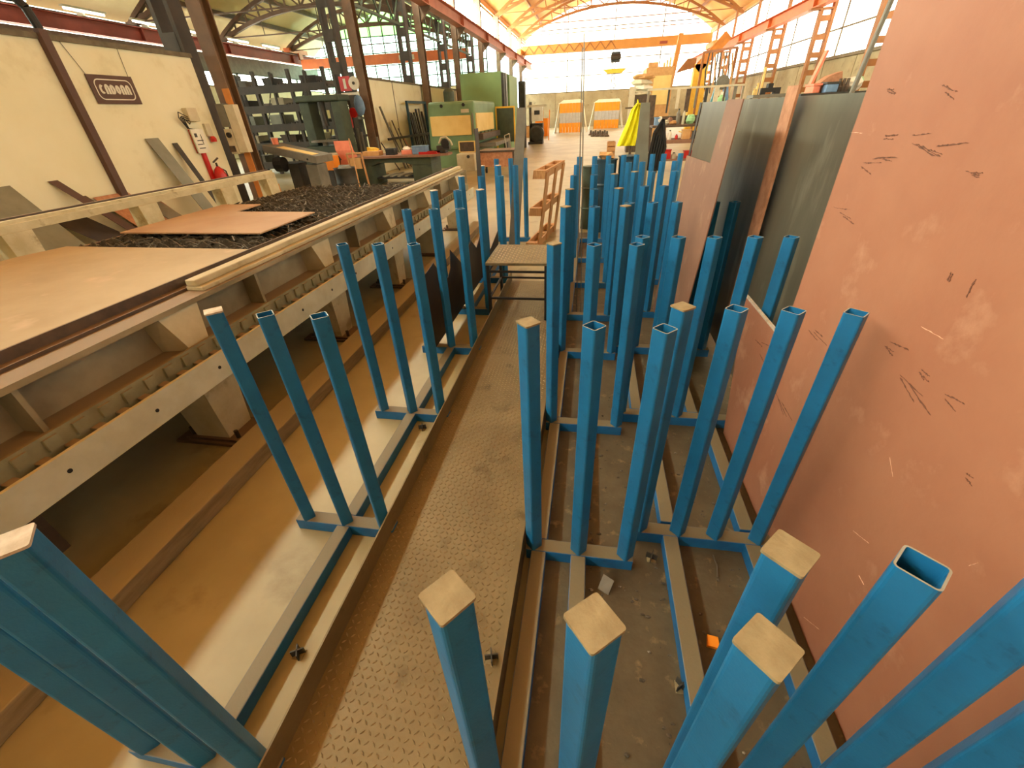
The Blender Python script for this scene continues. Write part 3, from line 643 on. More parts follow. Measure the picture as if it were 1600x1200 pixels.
part('riser', box(WX+.005, WX+.085, 5.8, 5.9, 0, 2.7), 'sign_brown', t); part('elbow', MB().path([(WX+.045, 5.85, 2.7), (WX+.03, 5.83, 2.9), (WX-.03, 5.8, 3.0), (WX-.25, 5.75, 3.04), (WX-.5, 5.7, 2.95)], .05, n=10), 'black', t)
t = thing('roof_duct', 'short galvanised duct end above the cream wall beside the pipe elbow', 'duct', (WX-.5, 5.0, 2.66)); part('shell', MB().lathe([(.17, 0), (.2, .1), (.2, .5), (.16, .55)], (WX-.45, 5.2, 2.67), n=14), 'grey_sheet', t); part('rim', MB().lathe([(.215, 0), (.215, .05)], (WX-.45, 5.2, 2.9), n=14), 'grey', t)
def lean(name, label, y0, y1, ztop, m, dy=0, off=.45, cat='steel sheet', th=.012, cut=0, base=None):
    """a board standing on the floor, its top against the cream wall"""
    xb = WX+off; xt = WX+.012
    pts = [(xb, y0+dy, 0), (xb, y1+dy, 0), (xt, y1, ztop-cut), (xt, y0, ztop)]
    return single(name, MB().prism(pts, (th, 0, 0)), m, label, cat)
lean('leaning_sheet', 'tall grey galvanised sheet leaning on the wall near the fire extinguisher', 6.66, 6.9, 1.45, 'grey_sheet', dy=.25)
lean('leaning_board', 'narrow dark board leaning beside the grey galvanised sheet', 7.13, 7.23, 1.36, 'dark_grey', dy=.12, cat='board')
lean('leaning_sheet', 'dull green-grey steel panel leaning low on the cream wall', 4.0, 4.55, 1.06, 'grey_sheet', dy=.2, off=.6)
lean('leaning_board', 'dark brown plank leaning beside the green-grey panel', 4.98, 5.1, 1.05, 'sign_brown', dy=.55, off=.6, cat='plank')
lean('leaning_board', 'thin brown strip leaning near the dark plank', 5.3, 5.34, .82, 'brown_steel', dy=.4, off=.5, cat='plank')
lean('leaning_sheet', 'brown cut steel sheet standing low behind the far rail', 5.42, 5.95, .78, 'rust_bar', dy=.35, off=.5)
lean('leaning_sheet', 'grey offcut leaning beside the brown cut sheet', 5.98, 6.25, .7, 'grey', dy=.4, off=.5)
lean('leaning_sheet', 'brown triangular offcut behind the far rail posts', 6.3, 6.6, .72, 'salmon2', dy=.1, off=.35, cut=.5)
lean('leaning_board', 'short brown bar leaning under the grey galvanised sheet', 6.95, 7.0, .92, 'brown_steel', dy=.08, off=.5, cat='bar')
lean('leaning_sheet', 'dark rusty sheet at the left among the leaning offcuts', 4.75, 5.15, .6, 'mill_dark', dy=.3, off=.75)
# fire extinguisher, its pole and notice
t = thing('fire_extinguisher', 'red fire extinguisher hung on a red pole by the wall end', 'extinguisher', (-6.98, 7.79, .36))
part('cylinder', MB().lathe([(.07, 0), (.1, .03), (.105, .42), (.07, .52), (.022, .57)], (-6.95, 7.79, .37)), 'red', t, smooth=True)
part('valve', MB().cyl((-6.95, 7.79, .93), (-6.95, 7.79, 1.0), .018), 'chain', t); part('handle', MB().bar((-6.95, 7.73, 1.01), (-6.95, 7.87, 1.07), .03, .018), 'chain', t)
part('hose', MB().path([(-6.96, 7.82, .92), (-6.9, 7.9, .85), (-6.88, 7.9, .6), (-6.9, 7.88, .5)], .012), 'black', t)
t = thing('notice_post', 'white notice board on a red pole above the fire extinguisher', 'notice', (WX+.03, 7.69, 0))
part('pole', box(WX+.005, WX+.055, 7.66, 7.73, 0, 1.2), 'red', t); part('board', box(WX+.055, WX+.075, 7.56, 7.83, 1.17, 1.545), 'white', t)
part('border', stroke([(7.565, 1.18), (7.825, 1.18), (7.825, 1.535), (7.565, 1.535), (7.565, 1.18)], .012), 'red', t)
for k, (a, b, c, d) in enumerate(((7.6, 7.66, 1.42, 1.48), (7.62, 7.76, 1.36, 1.375), (7.6, 7.72, 1.3, 1.315), (7.61, 7.75, 1.24, 1.255), (7.73, 7.745, 1.3, 1.46))): part('printed_mark', box(WX+.075, WX+.077, a, b, c, d), 'dark_grey', t)
t = thing('junction_box', 'beige electrical junction box with looping cables on the cream wall', 'electrical box', (WX+.05, 7.75, 1.6))
part('case', box(WX, WX+.1, 7.62, 7.84, 1.66, 1.86), 'offwhite', t, bevel=.008)
for k in range(4): part('cable', MB().path([(WX+.05, 7.66+k*.04, 1.66), (WX+.09, 7.58-k*.05, 1.62+k*.06), (WX+.08, 7.5-k*.03, 1.72), (WX+.06, 7.56-k*.01, 1.56), (WX+.06, 7.68, 1.54)], .007), 'rubber', t)
t = thing('alarm_lamp', 'small red alarm lamp on a beige bracket at the wall end', 'alarm', (WX+.05, 8.0, 1.4)); part('bracket', box(WX, WX+.05, 7.95, 8.07, 1.42, 1.62), 'offwhite', t); part('lens', MB().lathe([(.05, 0), (.055, .05), (.03, .09)], (WX+.06, 8.02, 1.33)), 'red', t)
t = thing('switch_cabinet', 'tall pale switch cabinet with a rotary switch on the orange column foot', 'electrical box', (-6.72, 8.5, 1.0))
part('case', box(-6.79, -6.6, 8.3, 8.44, 1.12, 1.9), 'offwhite', t, bevel=.006); part('upper_box', box(-6.97, -6.8, 8.3, 8.44, 1.55, 1.92), 'grey', t, bevel=.006); part('switch_box', box(-6.97, -6.8, 8.3, 8.44, 1.1, 1.52), 'offwhite', t, bevel=.006)
part('rotary_switch', MB().cyl((-6.88, 8.3, 1.42), (-6.88, 8.26, 1.42), .045), 'black', t); part('socket', box(-6.95, -6.85, 8.26, 8.3, 1.14, 1.24), 'brown_steel', t)

# ------------------------------------------------------------------ side aisle goods behind the wall
def pb(u0, v0, u1, v1, y, d, z0=None):
    p = PX(u0, v1, y=y); q = PX(u1, v0, y=y); return (min(p.x, q.x), max(p.x, q.x), y, y+d, p.z if z0 is None else z0, q.z)
Y0 = 15.6; t = thing('storage_rack', 'tall dark steel storage rack crowded with stock in the side aisle', 'rack', (-10.5, Y0, 0))
RX = [-12.6, -11.3, -10.0, -8.75]
for x in RX:
    for y in (Y0, Y0+1.0): part('upright', box(x-.05, x+.05, y-.05, y+.05, 0, 3.05), 'col_dark', t)
RZ = [.35, .95, 1.5, 2.05, 2.6]
for z in RZ: part('shelf', box(RX[0]-.05, RX[-1]+.05, Y0-.04, Y0+1.04, z-.06, z), 'dark_grey', t)
for z in RZ: part('front_beam', box(RX[0]-.05, RX[-1]+.05, Y0-.075, Y0-.05, z-.17, z+.05), 'col_dark', t)
for x in (-11.95, -10.65, -9.4): part('upright', box(x-.03, x+.03, Y0-.05, Y0, 0, 3.0), 'col_dark', t)
for x in RX[:-1]: part('brace', MB().bar((x, Y0+1.02, .2), (x+1.3, Y0+1.02, 3.0), .03, .03), 'col_dark', t)
r4 = random.Random(21); KM = ['dark_grey', 'grey', 'mill_dark', 'brown_steel', 'grey_sheet', 'offwhite', 'orange', 'cardboard']
desc = ['dark steel bin', 'grey metal box', 'black steel block', 'rusty steel block', 'galvanised box', 'off-white carton', 'orange carton', 'brown cardboard box']
lev = ['lowest', 'second', 'third', 'fourth', 'top']; bayn = ['wall-side', 'middle', 'drill-side']
for li, z in enumerate(RZ):
    for bi in range(3):
        k = r4.choice([0, 0, 1, 2, 2, 3, 4, 5, 6, 7]) if li < 4 else r4.choice([0, 1, 2])
        w = r4.uniform(.35, .6); x = RX[bi]+.1+r4.uniform(0, .25); h = r4.uniform(.2, .36); y = Y0+r4.uniform(.02, .2)
        b = thing('stock_bin', '%s on the %s shelf of the %s bay of the dark rack' % (desc[k], lev[li], bayn[bi]), 'bin', (x+w/2, y+.3, z))
        part('body', MB().loft([(x+.02, y+.02, z), (x+w-.02, y+.02, z), (x+w-.02, y+.55, z), (x+.02, y+.55, z)], [(x, y, z+h), (x+w, y, z+h), (x+w, y+.57, z+h), (x, y+.57, z+h)]), KM[k], b); part('lip', box(x-.01, x+w+.01, y-.012, y+.01, z+h-.04, z+h+.01), KM[k], b)
        if r4.random() < .7:
            n = r4.randint(2, 4)
            for q in range(n):
                xx = x+w+.12+q*.09
                single('bar_stock', MB().bar((xx, Y0+.05, z+.05), (xx, Y0+.95, z+.05+r4.uniform(0, .05)), .05, r4.choice([.06, .1])), r4.choice(['mill_dark', 'grey', 'brown_steel']), 'short steel bar lying on the %s shelf in the %s bay of the dark rack' % (lev[li], bayn[bi]), 'bar', 'bars on the %s shelf, %s bay' % (lev[li], bayn[bi]))
# rack of pipes lying higher up, further back
t = thing('pipe_rack', 'cantilever rack of long dark bars under the strip windows', 'rack', (-14, 22, 0))
for x in (-16, -13.5, -11.0): part('upright', box(x-.08, x+.08, 22, 22.2, 0, 3.4), 'col_dark', t); [part('arm', box(x-.05, x+.05, 21.3, 22, zz, zz+.08), 'col_dark', t) for zz in (.8, 1.5, 2.2, 2.9)]
for j, zz in enumerate((.88, 1.58, 2.28, 2.98)):
    for q in range(4): single('long_bar', MB().bar((-16.5, 21.4+q*.14, zz+.05), (-10.6, 21.4+q*.14, zz+.05), .1, .1), ['mill_dark', 'grey', 'brown_steel', 'dark_grey'][j], 'long %s steel bar lying on the cantilever rack' % ['black', 'grey', 'rusty', 'dark grey'][j], 'bar', 'bars on cantilever level %d' % j)
# drilling machine
t = thing('drill_press', 'dark green-grey frame drilling machine with a round table', 'machine', (-7.8, 13.5, 0))
part('base', box(-8.5, -7.25, 13.2, 14.0, 0, .95), 'green_dark', t, bevel=.03); part('side_column', box(-8.5, -8.2, 13.4, 13.9, .95, 2.05), 'green_dark', t, bevel=.02); part('side_column', box(-7.5, -7.22, 13.4, 13.9, .95, 2.05), 'green_dark', t, bevel=.02)
part('head', box(-8.55, -7.18, 13.3, 14.0, 2.05, 2.2), 'green_dark', t, bevel=.03); part('spindle', MB().cyl((-7.85, 13.5, 1.45), (-7.85, 13.5, 2.05), .1).cyl((-7.85, 13.5, 1.3), (-7.85, 13.5, 1.45), .04), 'dark_grey', t)
part('round_table', MB().cyl((-7.9, 13.3, 1.05), (-7.9, 13.3, 1.1), .38, n=20), 'grey', t); part('table_post', MB().cyl((-7.9, 13.3, .95), (-7.9, 13.3, 1.05), .08), 'grey', t)
# control desk
t = thing('control_desk', 'grey control desk with a sloping top panel beside the wall end', 'desk', (-6.5, 9.6, 0))
part('pedestal', box(-6.25, -5.98, 9.5, 9.9, 0, .78), 'grey', t, bevel=.01); part('pedestal', box(-6.75, -6.5, 9.6, 9.95, 0, .8), 'dark_grey', t)
part('top', MB().loft([(-7.1, 9.4, 1.05), (-5.9, 9.4, .8), (-5.9, 9.4, .94), (-7.1, 9.4, 1.19)], [(-7.1, 10.1, 1.05), (-5.9, 10.1, .8), (-5.9, 10.1, .94), (-7.1, 10.1, 1.19)]), 'grey', t)
part('panel', MB().loft([(-6.8, 9.46, 1.13), (-6.0, 9.46, .965), (-6.0, 9.46, .972), (-6.8, 9.46, 1.137)], [(-6.8, 9.72, 1.13), (-6.0, 9.72, .965), (-6.0, 9.72, .972), (-6.8, 9.72, 1.137)]), 'panel_cream', t)
part('keyhole', MB().cyl((-6.1, 9.4, .89), (-6.1, 9.39, .89), .02), 'black', t); part('motor', MB().cyl((-6.95, 9.5, .8), (-6.75, 9.5, .8), .15), 'black', t)
t = thing('desk_cup', 'small pink tub standing at the high end of the control desk', 'tub', (-7.0, 9.75, 1.16)); part('tub', MB().lathe([(.06, 0), (.075, .14)], (-7.0, 9.75, 1.175)), 'pink', t); part('rim', MB().lathe([(.08, 0), (.08, .015)], (-7.0, 9.75, 1.3)), 'white', t)
# workers' coats hanging at wall end
t = thing('work_coat', 'dark work coat hanging behind the control desk at the orange column', 'coat', (-7.3, 9.2, .3)); part('body', MB().lump((-7.35, 9.25, .8), (.22, .12, .45), k=.1, seed=4), 'dark_grey', t, smooth=True); part('sleeve', MB().lump((-7.12, 9.2, .75), (.07, .07, .35), k=.1, seed=5), 'dark_grey', t, smooth=True); part('hook', MB().path([(-7.35, 9.25, 1.2), (-7.35, 9.2, 1.32), (-7.3, 9.25, 1.3)], .012), 'chain', t)
t = thing('shop_stool', 'small ochre wooden stand in front of the control desk', 'stand', (-7.0, 8.9, 0)); part('seat', box(-7.1, -6.75, 8.85, 9.1, .42, .46), 'col_orange', t); [part('leg', box(x, x+.05, y, y+.05, 0, .42), 'col_orange', t) for x in (-7.1, -6.8) for y in (8.86, 9.05)]
# orange crate on small cabinet, bin and broom
t = thing('low_cabinet', 'low dark steel cabinet with a pale top beside the control desk', 'cabinet', (-6.9, 11.6, 0)); part('body', box(-7.6, -6.75, 11.5, 12.1, 0, .78), 'dark_grey', t); part('top', box(-7.7, -6.68, 11.42, 12.15, .78, .83), 'offwhite', t); part('door', box(-7.5, -7.0, 11.485, 11.5, .1, .7), 'green_dark', t)
t = thing('orange_crate', 'bright orange carton hanging in front of the pale cabinet top', 'carton', (-6.75, 11.2, .5)); part('carton', box(-7.05, -6.5, 11.1, 11.4, .5, .82), 'orange', t); part('stand', box(-7.0, -6.6, 11.15, 11.38, 0, .5), 'dark_grey', t)
t = thing('waste_drum', 'dark grey open waste drum beside the green workbench', 'drum', (-5.95, 10.6, 0)); part('shell', MB().lathe([(.24, 0), (.26, .02), (.26, .25), (.27, .27), (.26, .29), (.26, .58), (.28, .6), (.24, .6), (.24, .3)], (-5.95, 10.6, 0)), 'dark_grey', t, smooth=True); part('refuse', MB().lump((-5.95, 10.6, .56), (.2, .2, .1), seed=9), 'grey', t)
t = thing('broom', 'wooden broom leaning beside the waste drum', 'broom', (-5.6, 10.4, 0)); part('stick', MB().cyl((-5.55, 10.4, .06), (-5.75, 10.75, 1.2), .015, n=8), 'wood', t); part('head', box(-5.65, -5.42, 10.35, 10.45, 0, .07), 'cardboard', t)
t = thing('machine_crank', 'yellow crank frame standing behind the waste drum', 'frame', (-6.0, 11.3, 0)); part('frame', MB().path([(-6.15, 11.3, 0), (-6.2, 11.3, .85), (-5.8, 11.3, .85), (-5.75, 11.3, 0)], .025), 'wood', t); part('plate', box(-6.15, -5.85, 11.28, 11.32, .5, .75), 'cardboard', t)
# green workbench
t = thing('green_workbench', 'heavy dark green workbench with an arched opening below a pale top', 'workbench', (-5, 12.2, 0))
part('top', MB().loft([(-6.6, 11.8, .68), (-4.2, 11.8, .68), (-3.75, 12.1, .68), (-3.75, 12.5, .68), (-4.2, 12.9, .68), (-6.6, 12.9, .68)], [(-6.6, 11.8, .73), (-4.2, 11.8, .73), (-3.75, 12.1, .73), (-3.75, 12.5, .73), (-4.2, 12.9, .73), (-6.6, 12.9, .73)]), 'salmon2', t)
for x0, x1 in ((-6.45, -5.9), (-4.75, -4.2)): part('pedestal', box(x0, x1, 11.95, 12.8, 0, .5), 'green_dark', t, bevel=.02)
part('apron', MB().prism([(-6.45, 11.95, .68), (-4.2, 11.95, .68), (-4.2, 11.95, .5), (-4.75, 11.95, .5), (-4.95, 11.95, .56), (-5.7, 11.95, .56), (-5.9, 11.95, .5), (-6.45, 11.95, .5)], (0, .85, 0)), 'green_dark', t); part('shelf', box(-5.88, -4.77, 12.1, 12.7, .15, .19), 'dark_grey', t)
for i in range(4): single('scrap_strip', MB().bar((-5.7+i*.22, 12.15, .21), (-5.5+i*.2, 12.6, .24+.02*(i % 2)), .1, .03), 'offwhite', 'pale offcut strip on the shelf under the green workbench', 'offcut', 'offcuts under the bench')
t = thing('pink_cloth', 'salmon pink cloth draped over the end of the green workbench', 'cloth', (-6.6, 11.72, .1))
def drape(rows, y, th=.02):
    mb = MB()
    for (a, b) in zip(rows, rows[1:]): mb.loft([(a[0], y+a[3], a[2]), (a[1], y+a[3], a[2]), (a[1], y+a[3]+th, a[2]), (a[0], y+a[3]+th, a[2])], [(b[0], y+b[3], b[2]), (b[1], y+b[3], b[2]), (b[1], y+b[3]+th, b[2]), (b[0], y+b[3]+th, b[2])])
    return mb
part('upper_fold', drape([(-6.75, -6.28, 1.12, .05), (-6.72, -6.22, .9, .0), (-6.66, -6.15, .75, .02), (-6.62, -6.4, .68, .03)], 11.72), 'pink', t); part('hanging_fold', drape([(-6.62, -6.4, .68, .0), (-6.68, -6.42, .5, .02), (-6.66, -6.35, .3, -.02), (-6.6, -6.32, .12, .0)], 11.69, .05), 'pink', t)
def crate(name, label, cat, x0, x1, y0, y1, z0, z1, m, m2, lid=True):
    t = thing(name, label, cat, ((x0+x1)/2, (y0+y1)/2, z0)); part('body', box(x0, x1, y0, y1, z0, z1), m, t, bevel=.01)
    if lid: part('lid', box(x0-.01, x1+.01, y0-.01, y1+.01, z1, z1+.025), m2, t)
    else: part('contents', MB().lump(((x0+x1)/2, (y0+y1)/2, z1), ((x1-x0)*.42, (y1-y0)*.42, .09), k=.4, seed=int(x0*77)), m2, t)
    return t
crate('parts_box', 'orange cardboard box with yellow wrapping on the green workbench', 'box', -6.12, -5.65, 12.0, 12.3, .73, .84, 'cardboard', 'yellow', False)
crate('parts_box', 'small black box on the green workbench beside the orange box', 'box', -5.5, -5.25, 12.1, 12.35, .73, .86, 'black', 'dark_grey')
crate('parts_box', 'open carton of pale paper on the green workbench', 'box', -5.05, -4.75, 12.1, 12.35, .73, .83, 'pink', 'white', False)
crate('parts_box', 'pale blue box on the green workbench', 'box', -4.72, -4.35, 12.05, 12.35, .73, .9, 'blue_cloth', 'blue_cloth')
t = thing('red_tray', 'flat red tray at the rounded end of the green workbench', 'tray', (-4.2, 12.0, .73)); part('base', box(-4.5, -4.0, 11.95, 12.2, .73, .75), 'red', t); part('rim', MB().box(-4.5, -4.0, 11.93, 11.95, .73, .79).box(-4.5, -4.0, 12.2, 12.22, .73, .79), 'red', t)
t = thing('bench_grinder', 'dark bench vise with a curved guard at the end of the green workbench', 'vise', (-3.95, 12.3, .73)); part('base', box(-4.15, -3.85, 12.2, 12.45, .73, .8), 'dark_grey', t); part('jaw', box(-4.1, -3.75, 12.25, 12.4, .8, .9), 'dark_grey', t); part('wheel', MB().cyl((-3.85, 12.22, .95), (-3.85, 12.3, .95), .11), 'black', t); part('guard', MB().path([(-4.02, 12.26, .95), (-3.95, 12.26, 1.08), (-3.82, 12.26, 1.1), (-3.7, 12.26, 1.0), (-3.66, 12.26, .9)], .025), 'offwhite', t)
# fittings on the second column
t = thing('hydrant_sign', 'red and white fire sign on the dark column above the bags', 'sign', (-7.5, 14.2, 2.3)); part('board', box(-7.55, -7.2, 14.27, 14.3, 2.3, 2.66), 'red', t); part('symbol', box(-7.42, -7.34, 14.262, 14.27, 2.36, 2.6), 'white', t); part('base_strip', box(-7.55, -7.0, 14.25, 14.3, 2.2, 2.26), 'white', t)
t = thing('alarm_bell', 'round white alarm bell mounted beside the red fire sign', 'bell', (-7.05, 14.15, 2.35)); part('dome', MB().lathe([(.16, 0), (.17, .03), (.1, .08), (.03, .1)], (-7.08, 14.24, 2.48), axis='y', n=18), 'white', t); part('hub', MB().cyl((-7.08, 14.36, 2.48), (-7.08, 14.22, 2.48), .04), 'dark_grey', t)
t = thing('fire_extinguisher', 'red fire extinguisher hanging on the dark column under the fire sign', 'extinguisher', (-7.35, 14.15, 1.3)); part('cylinder', MB().lathe([(.06, 0), (.085, .03), (.085, .4), (.05, .48), (.02, .52)], (-7.4, 14.12, 1.35)), 'red', t, smooth=True); part('handle', MB().bar((-7.46, 14.12, 1.9), (-7.3, 14.12, 1.93), .03, .03), 'chain', t); part('hose_reel', MB().cyl((-7.22, 14.2, 1.75), (-7.22, 14.1, 1.75), .13), 'red', t)
t = thing('hanging_bag', 'pale blue cloth bag hanging from the second brown column', 'bag', (-6.95, 14.05, 1.7)); part('bag', MB().lump((-6.95, 14.08, 1.92), (.17, .09, .27), k=.08, seed=3), 'blue_cloth', t, smooth=True); part('strap', MB().path([(-6.99, 14.1, 2.15), (-6.96, 14.16, 2.3), (-6.92, 14.1, 2.15)], .01), 'white', t)
for i, (x, h) in enumerate(((-7.2, 1.35), (-7.08, 1.25), (-6.6, 1.1))): single('wall_conduit', box(x-.02, x+.02, 14.1, 14.14, 0, h), 'grey', ['grey conduit pipe under the fire extinguisher on the dark column', 'thin grey conduit pipe next to the hanging bag', 'short grey conduit at the foot of the second brown column'][i], 'pipe')
# stock leaning on the partition
for i, (y, h, w, dy, m) in enumerate(((15.5, 1.9, .1, .45, 'grey'), (16.0, 1.3, .06, .2, 'mill_dark'), (16.3, 1.5, .2, .2, 'brown_steel'), (16.75, 1.25, .05, .2, 'mill_dark'), (15.1, .9, .05, .3, 'mill_dark'), (17.05, 1.0, .06, .25, 'rust_bar'))):
    single('leaning_bar', MB().bar((WX+.5, y+dy, .03), (WX+.12, y, h), w, .03), m, ['long grey flat bar leaning on the partition', 'dark square bar leaning behind the grey flat bar', 'broad rusty bar leaning low on the partition', 'thin dark rod leaning close to the dark bar frame', 'short dark bar leaning next to the second column', 'short rusty bar leaning by the dark bar frame'][i], 'bar')
t = thing('stock_rack', 'dark steel frame packed with upright bars against the partition', 'rack', (WX+.4, 18.2, 0))
for y in (17.6, 19.6): part('upright', box(WX+.2, WX+.28, y, y+.08, 0, 2.0), 'navy', t)
part('top_rail', box(WX+.2, WX+.28, 17.6, 19.68, 2.0, 2.08), 'navy', t); part('mid_rail', box(WX+.42, WX+.48, 15.0, 19.68, .95, 1.02), 'mill_dark', t); part('rail_arm', box(WX+.28, WX+.42, 17.6, 17.66, .95, 1.02), 'mill_dark', t)
for i in range(9): single('upright_bar', MB().bar((WX+.38, 17.75+i*.2, .02), (WX+.15, 17.78+i*.2+r4.uniform(-.12, .12), 1.85+r4.uniform(-.3, .1)), .1, .05), 'grey' if i % 3 == 0 else 'mill_dark', ('grey' if i % 3 == 0 else 'black')+' upright bar packed in the dark steel frame', 'bar', ('grey' if i % 3 == 0 else 'black')+' bars in the frame')
# ------------------------------------------------------------------ green machines
t = thing('press_brake', 'large green press machine with cream guard panels', 'machine', (-4.8, 17, 0))
part('body', MB().loft([(-5.6, 16.0, .55), (-3.95, 16.0, .55), (-3.95, 19.5, .55), (-5.6, 19.5, .55)], [(-5.5, 16.0, 1.95), (-3.9, 16.0, 1.95), (-3.9, 19.5, 1.95), (-5.5, 19.5, 1.95)]), 'green', t, bevel=.08)
part('plinth', box(-5.55, -4.0, 16.1, 19.4, 0, .55), 'green', t, bevel=.02)
part('end_guard', box(-5.45, -4.05, 15.95, 16.02, .98, 1.55), 'panel_cream', t, bevel=.02); part('side_guard', box(-3.94, -3.88, 16.15, 19.0, 1.05, 1.6), 'panel_cream', t, bevel=.02)
part('vent', box(-4.5, -3.98, 15.96, 16.1, .5, .78), 'brown_steel', t); part('vent_frame', MB().box(-4.54, -3.95, 15.95, 16.0, .47, .5).box(-4.54, -3.95, 15.95, 16.0, .78, .81).box(-4.54, -4.5, 15.95, 16.0, .5, .78).box(-3.99, -3.95, 15.95, 16.0, .5, .78), 'panel_cream', t)
part('ram', box(-3.92, -3.7, 16.2, 19.3, .82, 1.0), 'brown_steel', t); part('bed', box(-4.0, -3.3, 16.3, 19.3, .6, .72), 'grey', t); part('motor', MB().lathe([(.16, 0), (.18, .02), (.18, .28), (.12, .36)], (-4.9, 16.6, 1.95)), 'green_dark', t)
for x, z in ((-5.0, 1.83), (-4.25, 1.84)): part('lifting_eye', MB().cyl((x, 15.96, z), (x, 15.93, z), .05), 'black', t)
part('name_plate', box(-4.35, -4.08, 15.955, 15.965, 1.62, 1.72), 'offwhite', t); part('hinge', box(-3.99, -3.95, 15.92, 15.96, 1.0, 1.6), 'grey', t)
for i in range(4): part('bolt', MB().cyl((-3.88, 16.6+i*.6, 1.0), (-3.85, 16.6+i*.6, 1.0), .05), 'chain', t)
t = thing('machine_foot_box', 'pale concrete block with a bolt at the foot of the green press', 'block', (-4.1, 15.2, 0)); part('block', box(-4.35, -3.75, 14.9, 15.5, 0, .5), 'offwhite', t, bevel=.02); part('bolt', MB().cyl((-3.95, 14.9, .42), (-3.95, 14.87, .42), .05), 'dark_grey', t)
t = thing('steel_trolley', 'low steel trolley with wire handles in front of the green press', 'trolley', (-2.7, 13.8, 0)); part('tray', box(-3.25, -2.2, 13.4, 14.3, .62, .67), 'brown_steel', t); part('side_panel', box(-3.25, -2.2, 13.42, 13.44, .25, .62), 'rust_bar', t); [part('leg', box(x, x+.05, y, y+.05, .1, .62), 'brown_steel', t) for x in (-3.25, -2.25) for y in (13.4, 14.25)]; [part('wheel', MB().cyl((x, y, .07), (x+.05, y, .07), .07), 'rubber', t) for x in (-3.25, -2.25) for y in (13.45, 14.25)]; part('handle', MB().path([(-2.5, 13.9, .67), (-2.55, 13.9, 1.0), (-2.4, 13.9, 1.05), (-2.38, 13.9, .67)], .015), 'frame_metal', t)
t = thing('green_cabinet', 'very tall plain green machine enclosure with dark vertical seams', 'enclosure', (-4.3, 21, 0))
part('body', box(-5.45, -3.75, 20.3, 24.5, 0, 2.95), 'green_cab', t); part('dark_seam', box(-3.76, -3.66, 20.3, 21.2, .2, 2.9), 'dark_grey', t); part('grey_strip', box(-3.67, -3.63, 20.7, 20.9, .2, 2.92), 'grey_sheet', t); part('side_panel', box(-3.75, -3.62, 21.4, 23.6, 0, 2.9), 'green_cab', t); part('dark_end', box(-3.7, -3.4, 24.5, 24.9, 0, 2.8), 'dark_grey', t)
t = thing('safety_guard', 'yellow framed mesh guard panel beside the green press', 'guard', (-3.1, 18.9, 0)); a = pb(776, 168, 804, 214, 19.7, .05, .0)
part('post', box(a[0], a[0]+.05, 19.7, 19.75, 0, a[5]), 'yellow', t); part('post', box(a[1]-.05, a[1], 19.7, 19.75, 0, a[5]), 'yellow', t); part('top_bar', box(a[0], a[1], 19.7, 19.75, a[5], a[5]+.06), 'yellow', t); part('infill', box(a[0]+.05, a[1]-.05, 19.72, 19.74, .55, a[5]), 'green_dark', t)
t = thing('welding_set', 'upright workshop machine with a white control face and a dark round motor', 'machine', (-3.1, 27, 0)); part('base', box(-3.6, -2.8, 27, 27.8, 0, .12), 'dark_grey', t); part('motor', MB().lathe([(.3, 0), (.4, .05), (.4, .5), (.3, .55)], (-3.12, 26.9, .52), axis='y', n=20), 'dark_grey', t); part('tank', box(-3.5, -2.8, 27.2, 27.8, .12, 1.0), 'dark_grey', t); part('mast', box(-3.55, -3.4, 27.2, 27.4, .12, 2.0), 'grey', t); part('control_face', box(-3.4, -2.8, 27.1, 27.4, 1.1, 1.75), 'white', t); part('display', box(-3.25, -2.95, 27.08, 27.1, 1.4, 1.6), 'dark_grey', t); part('crossbar', box(-3.65, -2.6, 27.15, 27.3, 1.75, 1.85), 'offwhite', t)
crate('parts_box', 'stacked orange cartons on the floor beside the first welding booth', 'box', -4.2, -3.3, 35.5, 36.2, 0, 1.1, 'orange', 'cardboard')
crate('parts_box', 'brown cartons beneath the orange stack near the welding booth', 'box', -5.0, -4.25, 34.5, 35.2, 0, .7, 'cardboard', 'brown_steel')
for i, x in enumerate((-3.1, -2.75)): single('floor_stand', MB().bar((x, 30.0+i*.4, .0), (x+.05, 30.0+i*.4, 1.6), .05, .05), 'orange' if i else 'wood', ['pale wooden pole standing before the first booth', 'thin orange pole standing before the first booth'][i], 'pole')
# strip-curtain welding booths
def booth(x0, x1, y, label, zt):
    t = thing('welding_booth', label, 'booth', ((x0+x1)/2, y, 0)); n = 7; w = (x1-x0)/n
    for i in range(n):
        a = x0+i*w; d = .02*(i % 2)
        part('orange_strip', box(a+.01, a+w-.01, y-d, y-d+.02, 1.35, 1.98), 'curtain_orange', t); part('clear_strip', box(a+.01, a+w-.01, y-d, y-d+.02, .68, 1.35), 'curtain_clear', t); part('orange_strip', box(a+.01, a+w-.01, y-d, y-d+.02, .02, .68), 'curtain_orange', t)
    part('roof', MB().prism([(x0-.1, y, 1.98), (x1+.1, y, 1.98), (x1-.1, y, 2.2), (x0+.3, y, 2.2)], (0, 2.2, 0)), 'curtain_white', t)
    for s, x in ((-1, x0), (1, x1)): part('side_curtain', MB().loft([(x, y, 2.0), (x+s*.04, y, 2.0), (x+s*.45, y+.2, .0), (x+s*.4, y, .0)], [(x, y+2.2, 2.0), (x+s*.04, y+2.2, 2.0), (x+s*.45, y+2.2, .0), (x+s*.4, y+2.2, .0)]), 'curtain_white', t)
    for x in (x0, x1): part('post', box(x-.03, x+.03, y+.03, y+.09, 0, 2.0), 'frame_metal', t)
booth(-2.7, -.95, 39.2, 'welding booth with orange and clear strip curtain beside the workshop machine', 2)
booth(.0, 2.15, 44.5, 'welding booth with orange and grey banded curtain below the crane hoist', 2)
mb = MB()
